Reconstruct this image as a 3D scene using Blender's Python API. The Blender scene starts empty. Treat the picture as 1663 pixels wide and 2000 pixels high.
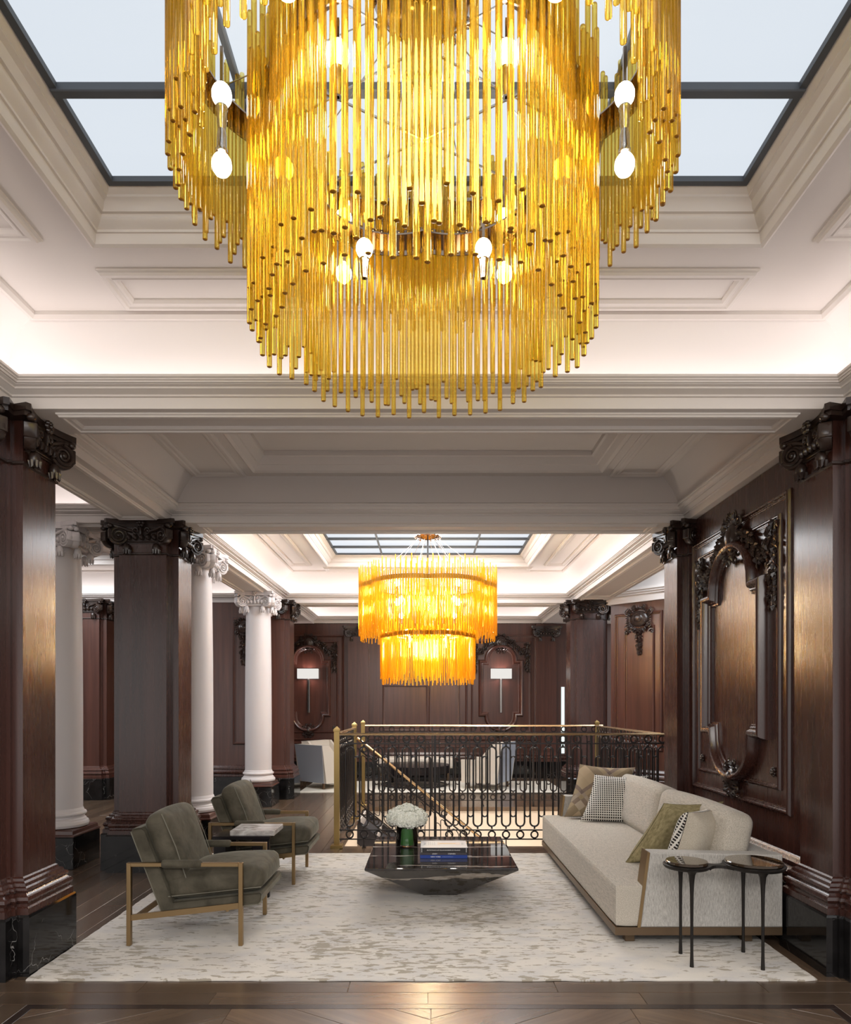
import bpy, math, random
from mathutils import Vector, Matrix
R = random.Random(7)
PI = math.pi
SC = bpy.context.scene
COL = SC.collection

# ---------------------------------------------------------------- camera
cam_d = bpy.data.cameras.new('camera')
cam = bpy.data.objects.new('camera', cam_d)
COL.objects.link(cam)
cam.location = (0, 0, 1.5)
cam.rotation_euler = (PI / 2, 0, 0)
cam_d.sensor_fit = 'HORIZONTAL'
cam_d.sensor_width = 36
cam_d.lens = 36 * 1350 / 1663
cam_d.shift_x = (831.5 - 836) / 1663
cam_d.shift_y = 376 / 1663
cam_d.clip_start = 0.05
SC.camera = cam

# ---------------------------------------------------------------- world, exposure
w = bpy.data.worlds.new('world')
SC.world = w
w.use_nodes = True
w.node_tree.nodes['Background'].inputs[0].default_value = (0.95, 0.93, 0.92, 1)
w.node_tree.nodes['Background'].inputs[1].default_value = 0.85
SC.view_settings.view_transform = 'Standard'
SC.view_settings.look = 'None'
SC.view_settings.gamma = 1
SC.view_settings.use_curve_mapping = False
SC.view_settings.exposure = 0.45
SC.cycles.transparent_max_bounces = 40
SC.cycles.max_bounces = 18
SC.cycles.diffuse_bounces = 4
SC.cycles.glossy_bounces = 4
SC.cycles.transmission_bounces = 16
SC.cycles.sample_clamp_indirect = 4
SC.cycles.caustics_reflective = False
SC.cycles.caustics_refractive = False
SC.cycles.use_denoising = True

# strengths of everything that gives light
SKY = 0.62        # skylight panes
COVE = 5.0        # cove strips
BULB = 48.0       # chandelier bulbs
SHADE = 0.58       # sconce shades
DAY = 80.0        # daylight coming down through each skylight and added side fill (area lamps, W)


def area(name, loc, sx, sy, power, col, rot=(0, 0, 0)):
    d = bpy.data.lights.new(name, 'AREA')
    d.shape = 'RECTANGLE'
    d.size, d.size_y = sx, sy
    d.energy = power
    d.color = col
    o = bpy.data.objects.new(name, d)
    o.location = loc
    o.rotation_euler = rot
    COL.objects.link(o)
    return o


def point(name, loc, power, col, r=0.05):
    d = bpy.data.lights.new(name, 'POINT')
    d.energy = power
    d.color = col
    d.shadow_soft_size = r
    o = bpy.data.objects.new(name, d)
    o.location = loc
    COL.objects.link(o)
    return o


# daylight that comes down through the skylights, then added fill lamps
area('daylight_and_fill', (0, 0.9, 3.79), 2.6, 1.3, DAY * 0.5, (0.93, 0.96, 1.0))
area('daylight_and_fill', (0, 8.9, 3.79), 2.6, 3.4, DAY * 2.2, (0.93, 0.96, 1.0))
area('daylight_and_fill', (-5.7, 9.0, 3.79), 1.4, 2.8, DAY * 1.2, (0.93, 0.96, 1.0))
area('daylight_and_fill', (3.25, 8.6, 3.58), .5, 2.5, DAY * .45, (0.86, 0.93, 1.0))  # added fill for the right side room, no skylight above it
area('back_wall_fill', (0, 12.9, 3.6), 1.6, .4, 34, (1.0, .93, .85))  # added fill to brighten the back wall, not a fitting of the bay
area('front_fill', (0, -1.3, 3.05), 4.5, .8, 95, (1.0, .95, .9), (math.radians(38), 0, 0))  # unseen fill added behind the camera for surfaces facing it
# lamp of the lower floor, shining up the stairwell
point('lower_floor_lamp', (1.2, 8.3, -1.3), 75, (1.0, 0.90, 0.78), 0.15)


# ---------------------------------------------------------------- mesh helpers
class MB:
    def __init__(s):
        s.v, s.f = [], []

    def add(s, vs, fs, M=None):
        b = len(s.v)
        if M is not None:
            vs = [tuple(M @ Vector(p)) for p in vs]
        s.v += [tuple(p) for p in vs]
        s.f += [tuple(i + b for i in f) for f in fs]
        return s

    def box(s, x0, x1, y0, y1, z0, z1, M=None):
        vs = [(x0, y0, z0), (x1, y0, z0), (x1, y1, z0), (x0, y1, z0), (x0, y0, z1), (x1, y0, z1), (x1, y1, z1), (x0, y1, z1)]
        return s.add(vs, [(3, 2, 1, 0), (4, 5, 6, 7), (0, 1, 5, 4), (1, 2, 6, 5), (2, 3, 7, 6), (3, 0, 4, 7)], M)

    def bbox(s, x0, x1, y0, y1, z0, z1, c=0.01, M=None):
        """box with chamfered vertical and top/bottom edges"""
        def ring(i, z):
            return [(x0 + i + c, y0 + i, z), (x1 - i - c, y0 + i, z), (x1 - i, y0 + i + c, z), (x1 - i, y1 - i - c, z),
                    (x1 - i - c, y1 - i, z), (x0 + i + c, y1 - i, z), (x0 + i, y1 - i - c, z), (x0 + i, y0 + i + c, z)]
        return s.rings([ring(c, z0), ring(0, z0 + c), ring(0, z1 - c), ring(c, z1)], True, True, M)

    def rings(s, rs, cap0=False, cap1=False, M=None, closed=True):
        n = len(rs[0])
        vs = [p for r in rs for p in r]
        fs = []
        for k in range(len(rs) - 1):
            for i in range(n if closed else n - 1):
                j = (i + 1) % n
                fs.append((k * n + i, k * n + j, (k + 1) * n + j, (k + 1) * n + i))
        if cap0:
            fs.append(tuple(reversed(range(n))))
        if cap1:
            fs.append(tuple(range((len(rs) - 1) * n, len(rs) * n)))
        return s.add(vs, fs, M)

    def tube(s, path, r, n=8, closed=False, M=None, flat=1.0, up=None):
        P = [Vector(p) for p in path]
        rs = []
        m = len(P)
        rad = r if isinstance(r, (list, tuple)) else [r] * m
        prev = None
        for i, p in enumerate(P):
            if closed:
                t = P[(i + 1) % m] - P[i - 1]
            else:
                t = P[min(i + 1, m - 1)] - P[max(i - 1, 0)]
            t = t.normalized() if t.length > 1e-9 else Vector((0, 0, 1))
            if up is not None:
                a = Vector(up) - t * t.dot(Vector(up))
            elif prev is None:
                a = Vector((0, 0, 1)) if abs(t.z) < 0.9 else Vector((1, 0, 0))
                a = a - t * t.dot(a)
            else:
                a = prev - t * t.dot(prev)
            a.normalize()
            prev = a
            b = t.cross(a)
            rs.append([tuple(p + (a * math.cos(2 * PI * k / n) * flat + b * math.sin(2 * PI * k / n)) * rad[i]) for k in range(n)])
        if closed:
            rs.append(rs[0])
            return s.rings(rs, False, False, M)
        return s.rings(rs, True, True, M)

    def bar(s, a, b, w, h, M=None):
        """straight bar of rectangular section w x h (h along the most upright normal)"""
        a, b = Vector(a), Vector(b)
        t = (b - a).normalized()
        u = Vector((0, 0, 1)) if abs(t.z) < 0.95 else Vector((1, 0, 0))
        u = (u - t * t.dot(u)).normalized()
        q = t.cross(u)
        rs = [[tuple(c + u * (h / 2) * i + q * (w / 2) * j) for i, j in ((-1, -1), (-1, 1), (1, 1), (1, -1))] for c in (a, b)]
        return s.rings(rs, True, True, M)

    def lathe(s, prof, n=24, c=(0, 0, 0), M=None):
        rs = [[(c[0] + r * math.cos(2 * PI * k / n), c[1] + r * math.sin(2 * PI * k / n), c[2] + z) for k in range(n)] for r, z in prof]
        return s.rings(rs, True, True, M)

    def ell(s, c, rx, ry, rz, nu=8, nv=5, M=None):
        rs = []
        for j in range(nv + 1):
            th = -PI / 2 + PI * (j + 0.15) / (nv + 0.3)
            rs.append([(c[0] + rx * math.cos(th) * math.cos(2 * PI * i / nu), c[1] + ry * math.cos(th) * math.sin(2 * PI * i / nu), c[2] + rz * math.sin(th)) for i in range(nu)])
        return s.rings(rs, True, True, M)

    def poly(s, pts, axis, a, b, M=None):
        """extrude a 2D polygon: axis 'x' -> pts are (y,z), 'y' -> (x,z), 'z' -> (x,y)"""
        def mp(p, t):
            return {'x': (t, p[0], p[1]), 'y': (p[0], t, p[1]), 'z': (p[0], p[1], t)}[axis]
        return s.rings([[mp(p, a) for p in pts], [mp(p, b) for p in pts]], True, True, M)

    def mesh(s, name, off=(0, 0, 0), smooth=35):
        me = bpy.data.meshes.new(name)
        if off[0] or off[1] or off[2]:
            v = [(p[0] - off[0], p[1] - off[1], p[2] - off[2]) for p in s.v]
        else:
            v = s.v
        me.from_pydata(v, [], s.f)
        me.update()
        if smooth:
            me.polygons.foreach_set('use_smooth', [True] * len(me.polygons))
            me.set_sharp_from_angle(angle=math.radians(smooth))
        return me

    def build(s, name, mat, parent=None, local=False, smooth=35, loc=None):
        off = (0, 0, 0)
        if parent is not None and not local:
            off = tuple(wloc(parent))
        me = s.mesh(name, off, smooth)
        me.materials.append(mat)
        return link(name, me, parent, loc)


def wloc(o):
    v = Vector((0, 0, 0))
    while o is not None:
        v += o.location
        o = o.parent
    return v


def link(name, data, parent=None, loc=None, rot=None):
    o = bpy.data.objects.new(name, data)
    COL.objects.link(o)
    if parent is not None:
        o.parent = parent
    if loc is not None:
        o.location = loc
    if rot is not None:
        o.rotation_euler = rot
    return o


def thing(name, label, cat, loc=(0, 0, 0), rz=0.0, group=None):
    o = link(name, None, None, loc, (0, 0, rz))
    o.empty_display_size = 0.1
    o['label'] = label
    o['category'] = cat
    if group:
        o['group'] = group
    return o


def tag(o, label, cat, group=None):
    o['label'] = label
    o['category'] = cat
    if group:
        o['group'] = group
    return o


def struct(o):
    o['kind'] = 'structure'
    return o


def offset_poly(pts, d):
    """offset of a counter-clockwise polygon, outward for d > 0, mitred"""
    n = len(pts)
    out = []
    for i in range(n):
        a, b, c = Vector(pts[i - 1]), Vector(pts[i]), Vector(pts[(i + 1) % n])
        e1, e2 = (b - a).normalized(), (c - b).normalized()
        n1, n2 = Vector((e1.y, -e1.x)), Vector((e2.y, -e2.x))
        m = n1 + n2
        L = max(m.dot(n1), 0.3)
        out.append(tuple(b + m * (d / L)))
    return out


def loop_sweep(mb, outline, prof, mp):
    """moulding around a closed outline; prof = [(offset, height)], mp(u, v, h) -> point"""
    rs = []
    for off, h in prof:
        rs.append([mp(p[0], p[1], h) for p in offset_poly(outline, off)])
    mb.rings(rs)


def rect(u0, u1, v0, v1):
    return [(u0, v0), (u1, v0), (u1, v1), (u0, v1)]


def soft_box(sx, sy, sz, r, n=8, puff=0.0, pz=1.0, crown=0.0):
    """rounded, padded box centred at the origin"""
    mb = MB()
    hx, hy, hz = sx / 2, sy / 2, sz / 2

    def put(p):
        q = Vector((p[0] * hx, p[1] * hy, p[2] * hz))
        k = Vector((max(-hx + r, min(hx - r, q.x)), max(-hy + r, min(hy - r, q.y)), max(-hz + r, min(hz - r, q.z))))
        d = q - k
        if d.length > 1e-9:
            q = k + d.normalized() * r
        bx, by, bz = 1 - p[0] ** 2, 1 - p[1] ** 2, 1 - p[2] ** 2
        q.z += p[2] * puff * pz * bx * by
        q.x += p[0] * puff * 0.45 * by * bz
        q.y += p[1] * puff * 0.45 * bx * bz
        q.z += crown * bx * by * (p[2] > 0) * p[2]
        return tuple(q)
    ts = [math.sin(-PI / 2 + PI * i / n) * 0.5 + (-1 + 2 * i / n) * 0.5 for i in range(n + 1)]
    for ax in range(3):
        for sg in (-1, 1):
            vs, fs = [], []
            for i in range(n + 1):
                for j in range(n + 1):
                    p = [0, 0, 0]
                    p[ax] = sg
                    p[(ax + 1) % 3] = ts[i]
                    p[(ax + 2) % 3] = ts[j]
                    vs.append(put(p))
            for i in range(n):
                for j in range(n):
                    a, b, c, d = i * (n + 1) + j, (i + 1) * (n + 1) + j, (i + 1) * (n + 1) + j + 1, i * (n + 1) + j + 1
                    fs.append((a, b, c, d) if sg > 0 else (d, c, b, a))
            mb.add(vs, fs)
    return weld(mb)


def weld(mb, eps=1e-5):
    seen, remap, nv = {}, [], []
    for p in mb.v:
        k = (round(p[0] / eps), round(p[1] / eps), round(p[2] / eps))
        if k not in seen:
            seen[k] = len(nv)
            nv.append(p)
        remap.append(seen[k])
    o = MB()
    o.v = nv
    for f in mb.f:
        g = []
        for i in f:
            if remap[i] not in g:
                g.append(remap[i])
        if len(g) > 2:
            o.f.append(tuple(g))
    return o


# ---------------------------------------------------------------- materials
def nodes(name):
    m = bpy.data.materials.new(name)
    m.use_nodes = True
    return m, m.node_tree.nodes, m.node_tree.links, m.node_tree.nodes['Principled BSDF']


def setp(b, **k):
    for a, v in k.items():
        b.inputs[a.replace('_', ' ')].default_value = v


def rgb(c):
    return (c[0], c[1], c[2], 1)


def plain(name, c, rough=0.5, metal=0.0, **k):
    m, N, L, b = nodes(name)
    setp(b, Base_Color=rgb(c), Roughness=rough, Metallic=metal)
    for a, v in k.items():
        b.inputs[a.replace('_', ' ')].default_value = v
    return m


def coords(N, L, scale=(1, 1, 1), kind='Object', rot=(0, 0, 0)):
    t = N.new('ShaderNodeTexCoord')
    mp = N.new('ShaderNodeMapping')
    mp.inputs['Scale'].default_value = scale
    mp.inputs['Rotation'].default_value = rot
    L.new(t.outputs[kind], mp.inputs['Vector'])
    return mp.outputs[0]


def noise(N, L, vec, scale=1.0, detail=3.0, rough=0.55, dist=0.0):
    n = N.new('ShaderNodeTexNoise')
    n.inputs['Scale'].default_value = scale
    n.inputs['Detail'].default_value = detail
    n.inputs['Roughness'].default_value = rough
    n.inputs['Distortion'].default_value = dist
    L.new(vec, n.inputs['Vector'])
    return n.outputs[0]


def ramp(N, L, fac, stops, interp='LINEAR'):
    r = N.new('ShaderNodeValToRGB')
    r.color_ramp.interpolation = interp
    e = r.color_ramp.elements
    e[0].position, e[0].color = stops[0][0], rgb(stops[0][1])
    e[1].position, e[1].color = stops[-1][0], rgb(stops[-1][1])
    for p, c in stops[1:-1]:
        q = e.new(p)
        q.color = rgb(c)
    L.new(fac, r.inputs[0])
    return r.outputs[0]


def mth(N, L, op, a, b=0.0, c=0.0):
    n = N.new('ShaderNodeMath')
    n.operation = op
    for i, x in enumerate((a, b, c)):
        if isinstance(x, (int, float)):
            n.inputs[i].default_value = x
        else:
            L.new(x, n.inputs[i])
    return n.outputs[0]


def mixc(N, L, fac, a, b):
    n = N.new('ShaderNodeMix')
    n.data_type = 'RGBA'
    for i, x in ((0, fac), (6, a), (7, b)):
        if isinstance(x, (int, float)):
            n.inputs[i].default_value = x
        elif isinstance(x, tuple):
            n.inputs[i].default_value = rgb(x)
        else:
            L.new(x, n.inputs[i])
    return n.outputs[2]


def bump(N, L, b, h, strength=0.2, dist=0.01):
    n = N.new('ShaderNodeBump')
    n.inputs['Strength'].default_value = strength
    n.inputs['Distance'].default_value = dist
    L.new(h, n.inputs['Height'])
    L.new(n.outputs[0], b.inputs['Normal'])


def wood(name, dark, light, rough=0.24, grain=(22, 22, 1.0), coat=0.45, spec=0.5, rand=0.0, bs=0.0):
    m, N, L, b = nodes(name)
    v = coords(N, L, grain)
    n1 = noise(N, L, v, 1.0, 5, 0.6, 0.4)
    n2 = noise(N, L, coords(N, L, tuple(g * 0.12 + 0.3 for g in grain)), 1.0, 2)
    f = mth(N, L, 'ADD', mth(N, L, 'MULTIPLY', n1, 0.6), mth(N, L, 'MULTIPLY', n2, 0.4))
    c = ramp(N, L, f, [(0.30, dark), (0.70, light)])
    if rand:
        oi = N.new('ShaderNodeObjectInfo')
        k = mth(N, L, 'MULTIPLY_ADD', oi.outputs['Random'], rand, 1 - rand / 2)
        h = N.new('ShaderNodeHueSaturation')
        L.new(k, h.inputs['Value'])
        L.new(c, h.inputs['Color'])
        c = h.outputs[0]
    L.new(c, b.inputs['Base Color'])
    fine = noise(N, L, coords(N, L, tuple(g * 3 for g in grain)), 1.0, 3)
    L.new(mth(N, L, 'MULTIPLY_ADD', fine, 0.06, rough - 0.03), b.inputs['Roughness'])
    setp(b, Coat_Weight=coat, Coat_Roughness=0.2, Specular_IOR_Level=spec)
    if bs:
        bump(N, L, b, n1, bs, 0.002)
    return m


M = {}
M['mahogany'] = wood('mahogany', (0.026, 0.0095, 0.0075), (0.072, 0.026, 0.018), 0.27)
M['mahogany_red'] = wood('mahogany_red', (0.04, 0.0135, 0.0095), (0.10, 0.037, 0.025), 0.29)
M['carved'] = wood('carved', (0.016, 0.009, 0.007), (0.042, 0.024, 0.018), 0.3, (9, 9, 9), 0.2)
M['plank'] = wood('plank', (0.056, 0.035, 0.022), (0.135, 0.088, 0.056), 0.25, (16, 1.1, 16), 0.15, 0.5, 0.45, 0.12)
M['plank_dark'] = wood('plank_dark', (0.016, 0.009, 0.007), (0.035, 0.02, 0.014), 0.25, (16, 1.1, 16), 0.15)
M['plaster'] = plain('plaster', (0.72, 0.672, 0.64), 0.6)
M['cove_white'] = plain('cove_white', (0.82, 0.78, 0.76), 0.7)
M['column_white'] = plain('column_white', (0.64, 0.60, 0.595), 0.42)
M['cream_wall'] = plain('cream_wall', (0.72, 0.63, 0.53), 0.6)
M['frame_grey'] = plain('frame_grey', (0.075, 0.085, 0.10), 0.5)
M['brass'] = plain('brass', (0.36, 0.25, 0.10), 0.34, 1.0)
M['brass_rail'] = plain('brass_rail', (0.62, 0.45, 0.26), 0.25, 1.0)
M['bronze'] = plain('bronze', (0.36, 0.245, 0.125), 0.34, 1.0)
M['bronze_dark'] = plain('bronze_dark', (0.15, 0.10, 0.06), 0.38, 0.6)
M['iron'] = plain('iron', (0.018, 0.014, 0.014), 0.36, 0.3)
M['black_bronze'] = plain('black_bronze', (0.020, 0.017, 0.015), 0.42, 0.5)
M['mirror_bronze'] = plain('mirror_bronze', (0.32, 0.25, 0.20), 0.12, 1.0)
M['chrome'] = plain('chrome', (0.5, 0.48, 0.46), 0.2, 1.0)
M['black_lacquer'] = plain('black_lacquer', (0.010, 0.008, 0.010), 0.25)
M['carpet_dark'] = plain('carpet_dark', (0.016, 0.014, 0.018), 0.9)
M['rug_cream'] = plain('rug_cream', (0.66, 0.63, 0.56), 0.95)
M['leather_cream'] = plain('leather_cream', (0.66, 0.60, 0.52), 0.5)
M['vinyl_blue'] = plain('vinyl_blue', (0.40, 0.44, 0.52), 0.45)
M['white_book'] = plain('white_book', (0.72, 0.70, 0.68), 0.4)
M['ink_black'] = plain('ink_black', (0.012, 0.010, 0.012), 0.4)
M['paper'] = plain('paper', (0.78, 0.75, 0.70), 0.7)
M['print_white'] = plain('print_white', (0.85, 0.84, 0.83), 0.5)
M['print_blue'] = plain('print_blue', (0.30, 0.40, 0.70), 0.5)
M['print_grey'] = plain('print_grey', (0.50, 0.49, 0.48), 0.5)
M['print_sand'] = plain('print_sand', (0.72, 0.52, 0.27), 0.5)
M['print_peach'] = plain('print_peach', (0.74, 0.62, 0.52), 0.5)
M['spine_blue'] = plain('spine_blue', (0.012, 0.045, 0.26), 0.3)
M['spine_grey'] = plain('spine_grey', (0.05, 0.04, 0.045), 0.4)
M['petal'] = plain('petal', (0.90, 0.91, 0.82), 0.6, Subsurface_Weight=0.0)
M['petal_shade'] = plain('petal_shade', (0.66, 0.72, 0.45), 0.6)
M['leaf'] = plain('leaf', (0.035, 0.17, 0.018), 0.4)


def marble_black(name, vein=(0.5, 0.48, 0.45), base=(0.0045, 0.004, 0.004), scale=1.0, stretch=(1, 1, 1), rough=0.07, amt=0.9, thr=0.50, vw=0.05):
    m, N, L, b = nodes(name)
    v = coords(N, L, tuple(s * scale for s in stretch))
    wv = N.new('ShaderNodeVectorMath')
    wv.operation = 'MULTIPLY_ADD'
    nn = N.new('ShaderNodeTexNoise')
    nn.inputs['Scale'].default_value = 2.0
    nn.inputs['Detail'].default_value = 4
    L.new(v, nn.inputs['Vector'])
    L.new(nn.outputs[1], wv.inputs[0])
    wv.inputs[1].default_value = (0.7, 0.7, 0.7)
    L.new(v, wv.inputs[2])
    vo = N.new('ShaderNodeTexVoronoi')
    vo.feature = 'DISTANCE_TO_EDGE'
    vo.inputs['Scale'].default_value = 2.2
    L.new(wv.outputs[0], vo.inputs['Vector'])
    n2 = noise(N, L, v, 1.6, 3)
    lim = mth(N, L, 'MULTIPLY', mth(N, L, 'MAXIMUM', mth(N, L, 'SUBTRACT', n2, thr), 0.0), vw)
    f = mth(N, L, 'MULTIPLY', mth(N, L, 'LESS_THAN', vo.outputs[0], lim), amt)
    soft = noise(N, L, v, 5.0, 6)
    basec = ramp(N, L, soft, [(0.4, base), (0.8, tuple(x * 3.2 + 0.004 for x in base))])
    L.new(mixc(N, L, f, basec, vein), b.inputs['Base Color'])
    setp(b, Roughness=rough, Specular_IOR_Level=0.5)
    return m


M['marble'] = marble_black('marble', (0.30, 0.29, 0.28), scale=1.9, amt=0.75)
def table_marble():
    m, N, L, b = nodes('marble_table')
    v = coords(N, L, (1, 1, 1))
    sp = N.new('ShaderNodeSeparateXYZ')
    L.new(v, sp.inputs[0])
    warp = noise(N, L, coords(N, L, (1.1, 2.5, 1.5)), 1.0, 5, 0.6)
    q = mth(N, L, 'ADD', mth(N, L, 'MULTIPLY_ADD', sp.outputs[1], 3.1, 0.3), mth(N, L, 'ADD', mth(N, L, 'MULTIPLY', warp, 0.75), mth(N, L, 'MULTIPLY', sp.outputs[2], 1.3)))
    d = mth(N, L, 'ABSOLUTE', mth(N, L, 'SUBTRACT', mth(N, L, 'FRACT', q), 0.5))
    wn = noise(N, L, coords(N, L, (2.2, 7, 4)), 1.0, 4)
    lim = mth(N, L, 'MULTIPLY', mth(N, L, 'MAXIMUM', mth(N, L, 'SUBTRACT', wn, 0.40), 0.0), 0.30)
    f = mth(N, L, 'LESS_THAN', d, lim)
    cl = noise(N, L, coords(N, L, (9, 14, 9)), 1.0, 6, 0.6)
    basec = ramp(N, L, cl, [(0.40, (0.014, 0.011, 0.010)), (0.75, (0.055, 0.045, 0.040))])
    vein = ramp(N, L, cl, [(0.35, (0.30, 0.24, 0.19)), (0.6, (0.62, 0.56, 0.50))])
    L.new(mixc(N, L, mth(N, L, 'MULTIPLY', f, 0.85), basec, vein), b.inputs['Base Color'])
    setp(b, Roughness=0.03, Specular_IOR_Level=0.9)
    return m


M['marble_table'] = table_marble()
m, N, L, b = nodes('marble_grey')
v = coords(N, L, (6, 9, 9))
L.new(ramp(N, L, noise(N, L, v, 1.0, 6, 0.6, 1.2), [(0.3, (0.25, 0.22, 0.21)), (0.5, (0.52, 0.49, 0.47)), (0.62, (0.7, 0.68, 0.66))]), b.inputs['Base Color'])
setp(b, Roughness=0.2)
M['marble_grey'] = m


def velvet():
    m, N, L, b = nodes('velvet')
    n = noise(N, L, coords(N, L, (7, 7, 7)), 1.0, 4, 0.6, 0.5)
    L.new(ramp(N, L, n, [(0.3, (0.050, 0.044, 0.031)), (0.7, (0.110, 0.097, 0.071))]), b.inputs['Base Color'])
    setp(b, Roughness=0.75, Sheen_Weight=0.3, Sheen_Roughness=0.3, Specular_IOR_Level=0.15)
    b.inputs['Sheen Tint'].default_value = (0.75, 0.74, 0.62, 1)
    bump(N, L, b, n, 0.25, 0.02)
    return m


M['velvet'] = velvet()
M['velvet_seam'] = plain('velvet_seam', (0.16, 0.15, 0.115), 0.7)


def tweed(name, stretch, dark=(0.26, 0.245, 0.225), light=(0.56, 0.54, 0.50)):
    m, N, L, b = nodes(name)
    n = noise(N, L, coords(N, L, stretch), 1.0, 3, 0.7)
    n2 = noise(N, L, coords(N, L, (420, 420, 420)), 1.0, 1)
    f = mth(N, L, 'ADD', mth(N, L, 'MULTIPLY', n, 0.7), mth(N, L, 'MULTIPLY', n2, 0.3))
    L.new(ramp(N, L, f, [(0.34, dark), (0.62, light)]), b.inputs['Base Color'])
    setp(b, Roughness=0.9, Specular_IOR_Level=0.1, Sheen_Weight=0.15)
    bump(N, L, b, f, 0.3, 0.003)
    return m


M['tweed_v'] = tweed('tweed_vertical', (260, 260, 26))
M['tweed_h'] = tweed('tweed_lengthways', (220, 22, 220), (0.29, 0.262, 0.22), (0.57, 0.515, 0.435))


def glass_rod(name, edge, mid, scatter=0.2, body_k=1.0, shine=0.7, bend=0.3):
    """solid amber glass: refracts, reflects, lets tinted light through and scatters a little inside"""
    m, N, L, b = nodes(name)
    N.remove(b)
    out = N['Material Output']
    lw = N.new('ShaderNodeLayerWeight')
    lw.inputs[0].default_value = 0.35
    c = ramp(N, L, lw.outputs['Facing'], [(0.1, mid), (0.85, edge)])
    tr = N.new('ShaderNodeBsdfTransparent')
    L.new(c, tr.inputs[0])
    rf = N.new('ShaderNodeBsdfRefraction')
    rf.inputs['IOR'].default_value = 1.45
    rf.inputs['Roughness'].default_value = 0.04
    L.new(c, rf.inputs[0])
    gl = N.new('ShaderNodeBsdfGlossy')
    gl.inputs['Roughness'].default_value = 0.1
    gl.inputs[0].default_value = (1, 0.93, 0.75, 1)
    tl = N.new('ShaderNodeBsdfTranslucent')
    tl.inputs[0].default_value = (0.96 * body_k, 0.48 * body_k, 0.022 * body_k, 1)
    df = N.new('ShaderNodeBsdfDiffuse')
    df.inputs[0].default_value = (0.93 * body_k, 0.43 * body_k, 0.02 * body_k, 1)

    def mix(f, s1, s2):
        x = N.new('ShaderNodeMixShader')
        if isinstance(f, float):
            x.inputs[0].default_value = f
        else:
            L.new(f, x.inputs[0])
        L.new(s1.outputs[0], x.inputs[1])
        L.new(s2.outputs[0], x.inputs[2])
        return x
    body = mix(0.45, tl, df)
    see = mix(bend, tr, rf)
    k = mix(scatter, see, body)
    fr = N.new('ShaderNodeFresnel')
    fr.inputs[0].default_value = 1.45
    k = mix(mth(N, L, 'MULTIPLY', fr.outputs[0], shine), k, gl)
    L.new(k.outputs[0], out.inputs[0])
    return m


M['amber'] = glass_rod('amber_glass', (0.82, 0.56, 0.09), (0.935, 0.88, 0.43), 0.09, 0.7, 0.4, 0.2)
M['amber_fine'] = glass_rod('amber_glass_thin', (0.84, 0.52, 0.06), (0.95, 0.82, 0.30), 0.55)
M['amber_end'] = plain('amber_rod_end', (0.30, 0.13, 0.008), 0.25)
M['amber_band'] = plain('amber_band', (0.55, 0.33, 0.06), 0.3, 0.5)


def glass(name, tint, refl=1.0, rough=0.02):
    m, N, L, b = nodes(name)
    N.remove(b)
    tr = N.new('ShaderNodeBsdfTransparent')
    tr.inputs[0].default_value = rgb(tint)
    gl = N.new('ShaderNodeBsdfGlossy')
    gl.inputs['Roughness'].default_value = rough
    fr = N.new('ShaderNodeFresnel')
    fr.inputs[0].default_value = 1.5
    a = N.new('ShaderNodeMixShader')
    L.new(mth(N, L, 'MULTIPLY', fr.outputs[0], refl), a.inputs[0])
    L.new(tr.outputs[0], a.inputs[1])
    L.new(gl.outputs[0], a.inputs[2])
    L.new(a.outputs[0], N['Material Output'].inputs[0])
    return m


M['clear'] = glass('clear_glass', (0.93, 0.97, 0.94))
M['smoke'] = plain('smoked_glass', (0.035, 0.022, 0.012), 0.04, Coat_Weight=1.0)


def emit(name, col, s):
    m, N, L, b = nodes(name)
    setp(b, Base_Color=rgb((0.05, 0.05, 0.05)), Roughness=0.4, Specular_IOR_Level=0.1)
    b.inputs['Emission Color'].default_value = rgb(col)
    b.inputs['Emission Strength'].default_value = s
    return m


M['pane'] = emit('skylight_pane', (0.84, 0.915, 1.0), SKY)
M['cove_light'] = emit('cove_light', (1.0, 0.92, 0.90), COVE)
M['bulb'] = emit('bulb', (1.0, 0.94, 0.86), BULB)
M['shade'] = emit('lamp_shade', (1.0, 0.97, 0.92), SHADE)
M['lit_gap'] = emit('lit_glass', (0.9, 1.0, 0.97), 0.75)


def rug_mat():
    m, N, L, b = nodes('rug_pile')
    v = coords(N, L, (10, 29, 1))
    n1 = noise(N, L, v, 1.0, 4, 0.6, 0.3)
    big = noise(N, L, coords(N, L, (1.1, 1.6, 1)), 1.0, 2)
    edge = noise(N, L, coords(N, L, (0.5, 0.5, 1)), 1.0, 1)
    f = mth(N, L, 'ADD', n1, mth(N, L, 'MULTIPLY_ADD', big, 0.42, -0.21))
    spots = ramp(N, L, f, [(0.558, (0, 0, 0)), (0.578, (1, 1, 1))])
    lav = noise(N, L, coords(N, L, (4, 7, 1)), 1.0, 4)
    ground = mixc(N, L, ramp(N, L, lav, [(0.42, (0, 0, 0)), (0.66, (1, 1, 1))]), (0.665, 0.615, 0.545), (0.57, 0.54, 0.51))
    c = mixc(N, L, mth(N, L, 'MULTIPLY', spots, 0.85), ground, (0.33, 0.285, 0.215))
    L.new(c, b.inputs['Base Color'])
    setp(b, Roughness=1.0, Specular_IOR_Level=0.05, Sheen_Weight=0.2)
    pile = noise(N, L, coords(N, L, (260, 260, 260)), 1.0, 2)
    bump(N, L, b, mth(N, L, 'SUBTRACT', pile, mth(N, L, 'MULTIPLY', spots, 0.6)), 0.35, 0.006)
    return m


M['rug'] = rug_mat()


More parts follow.
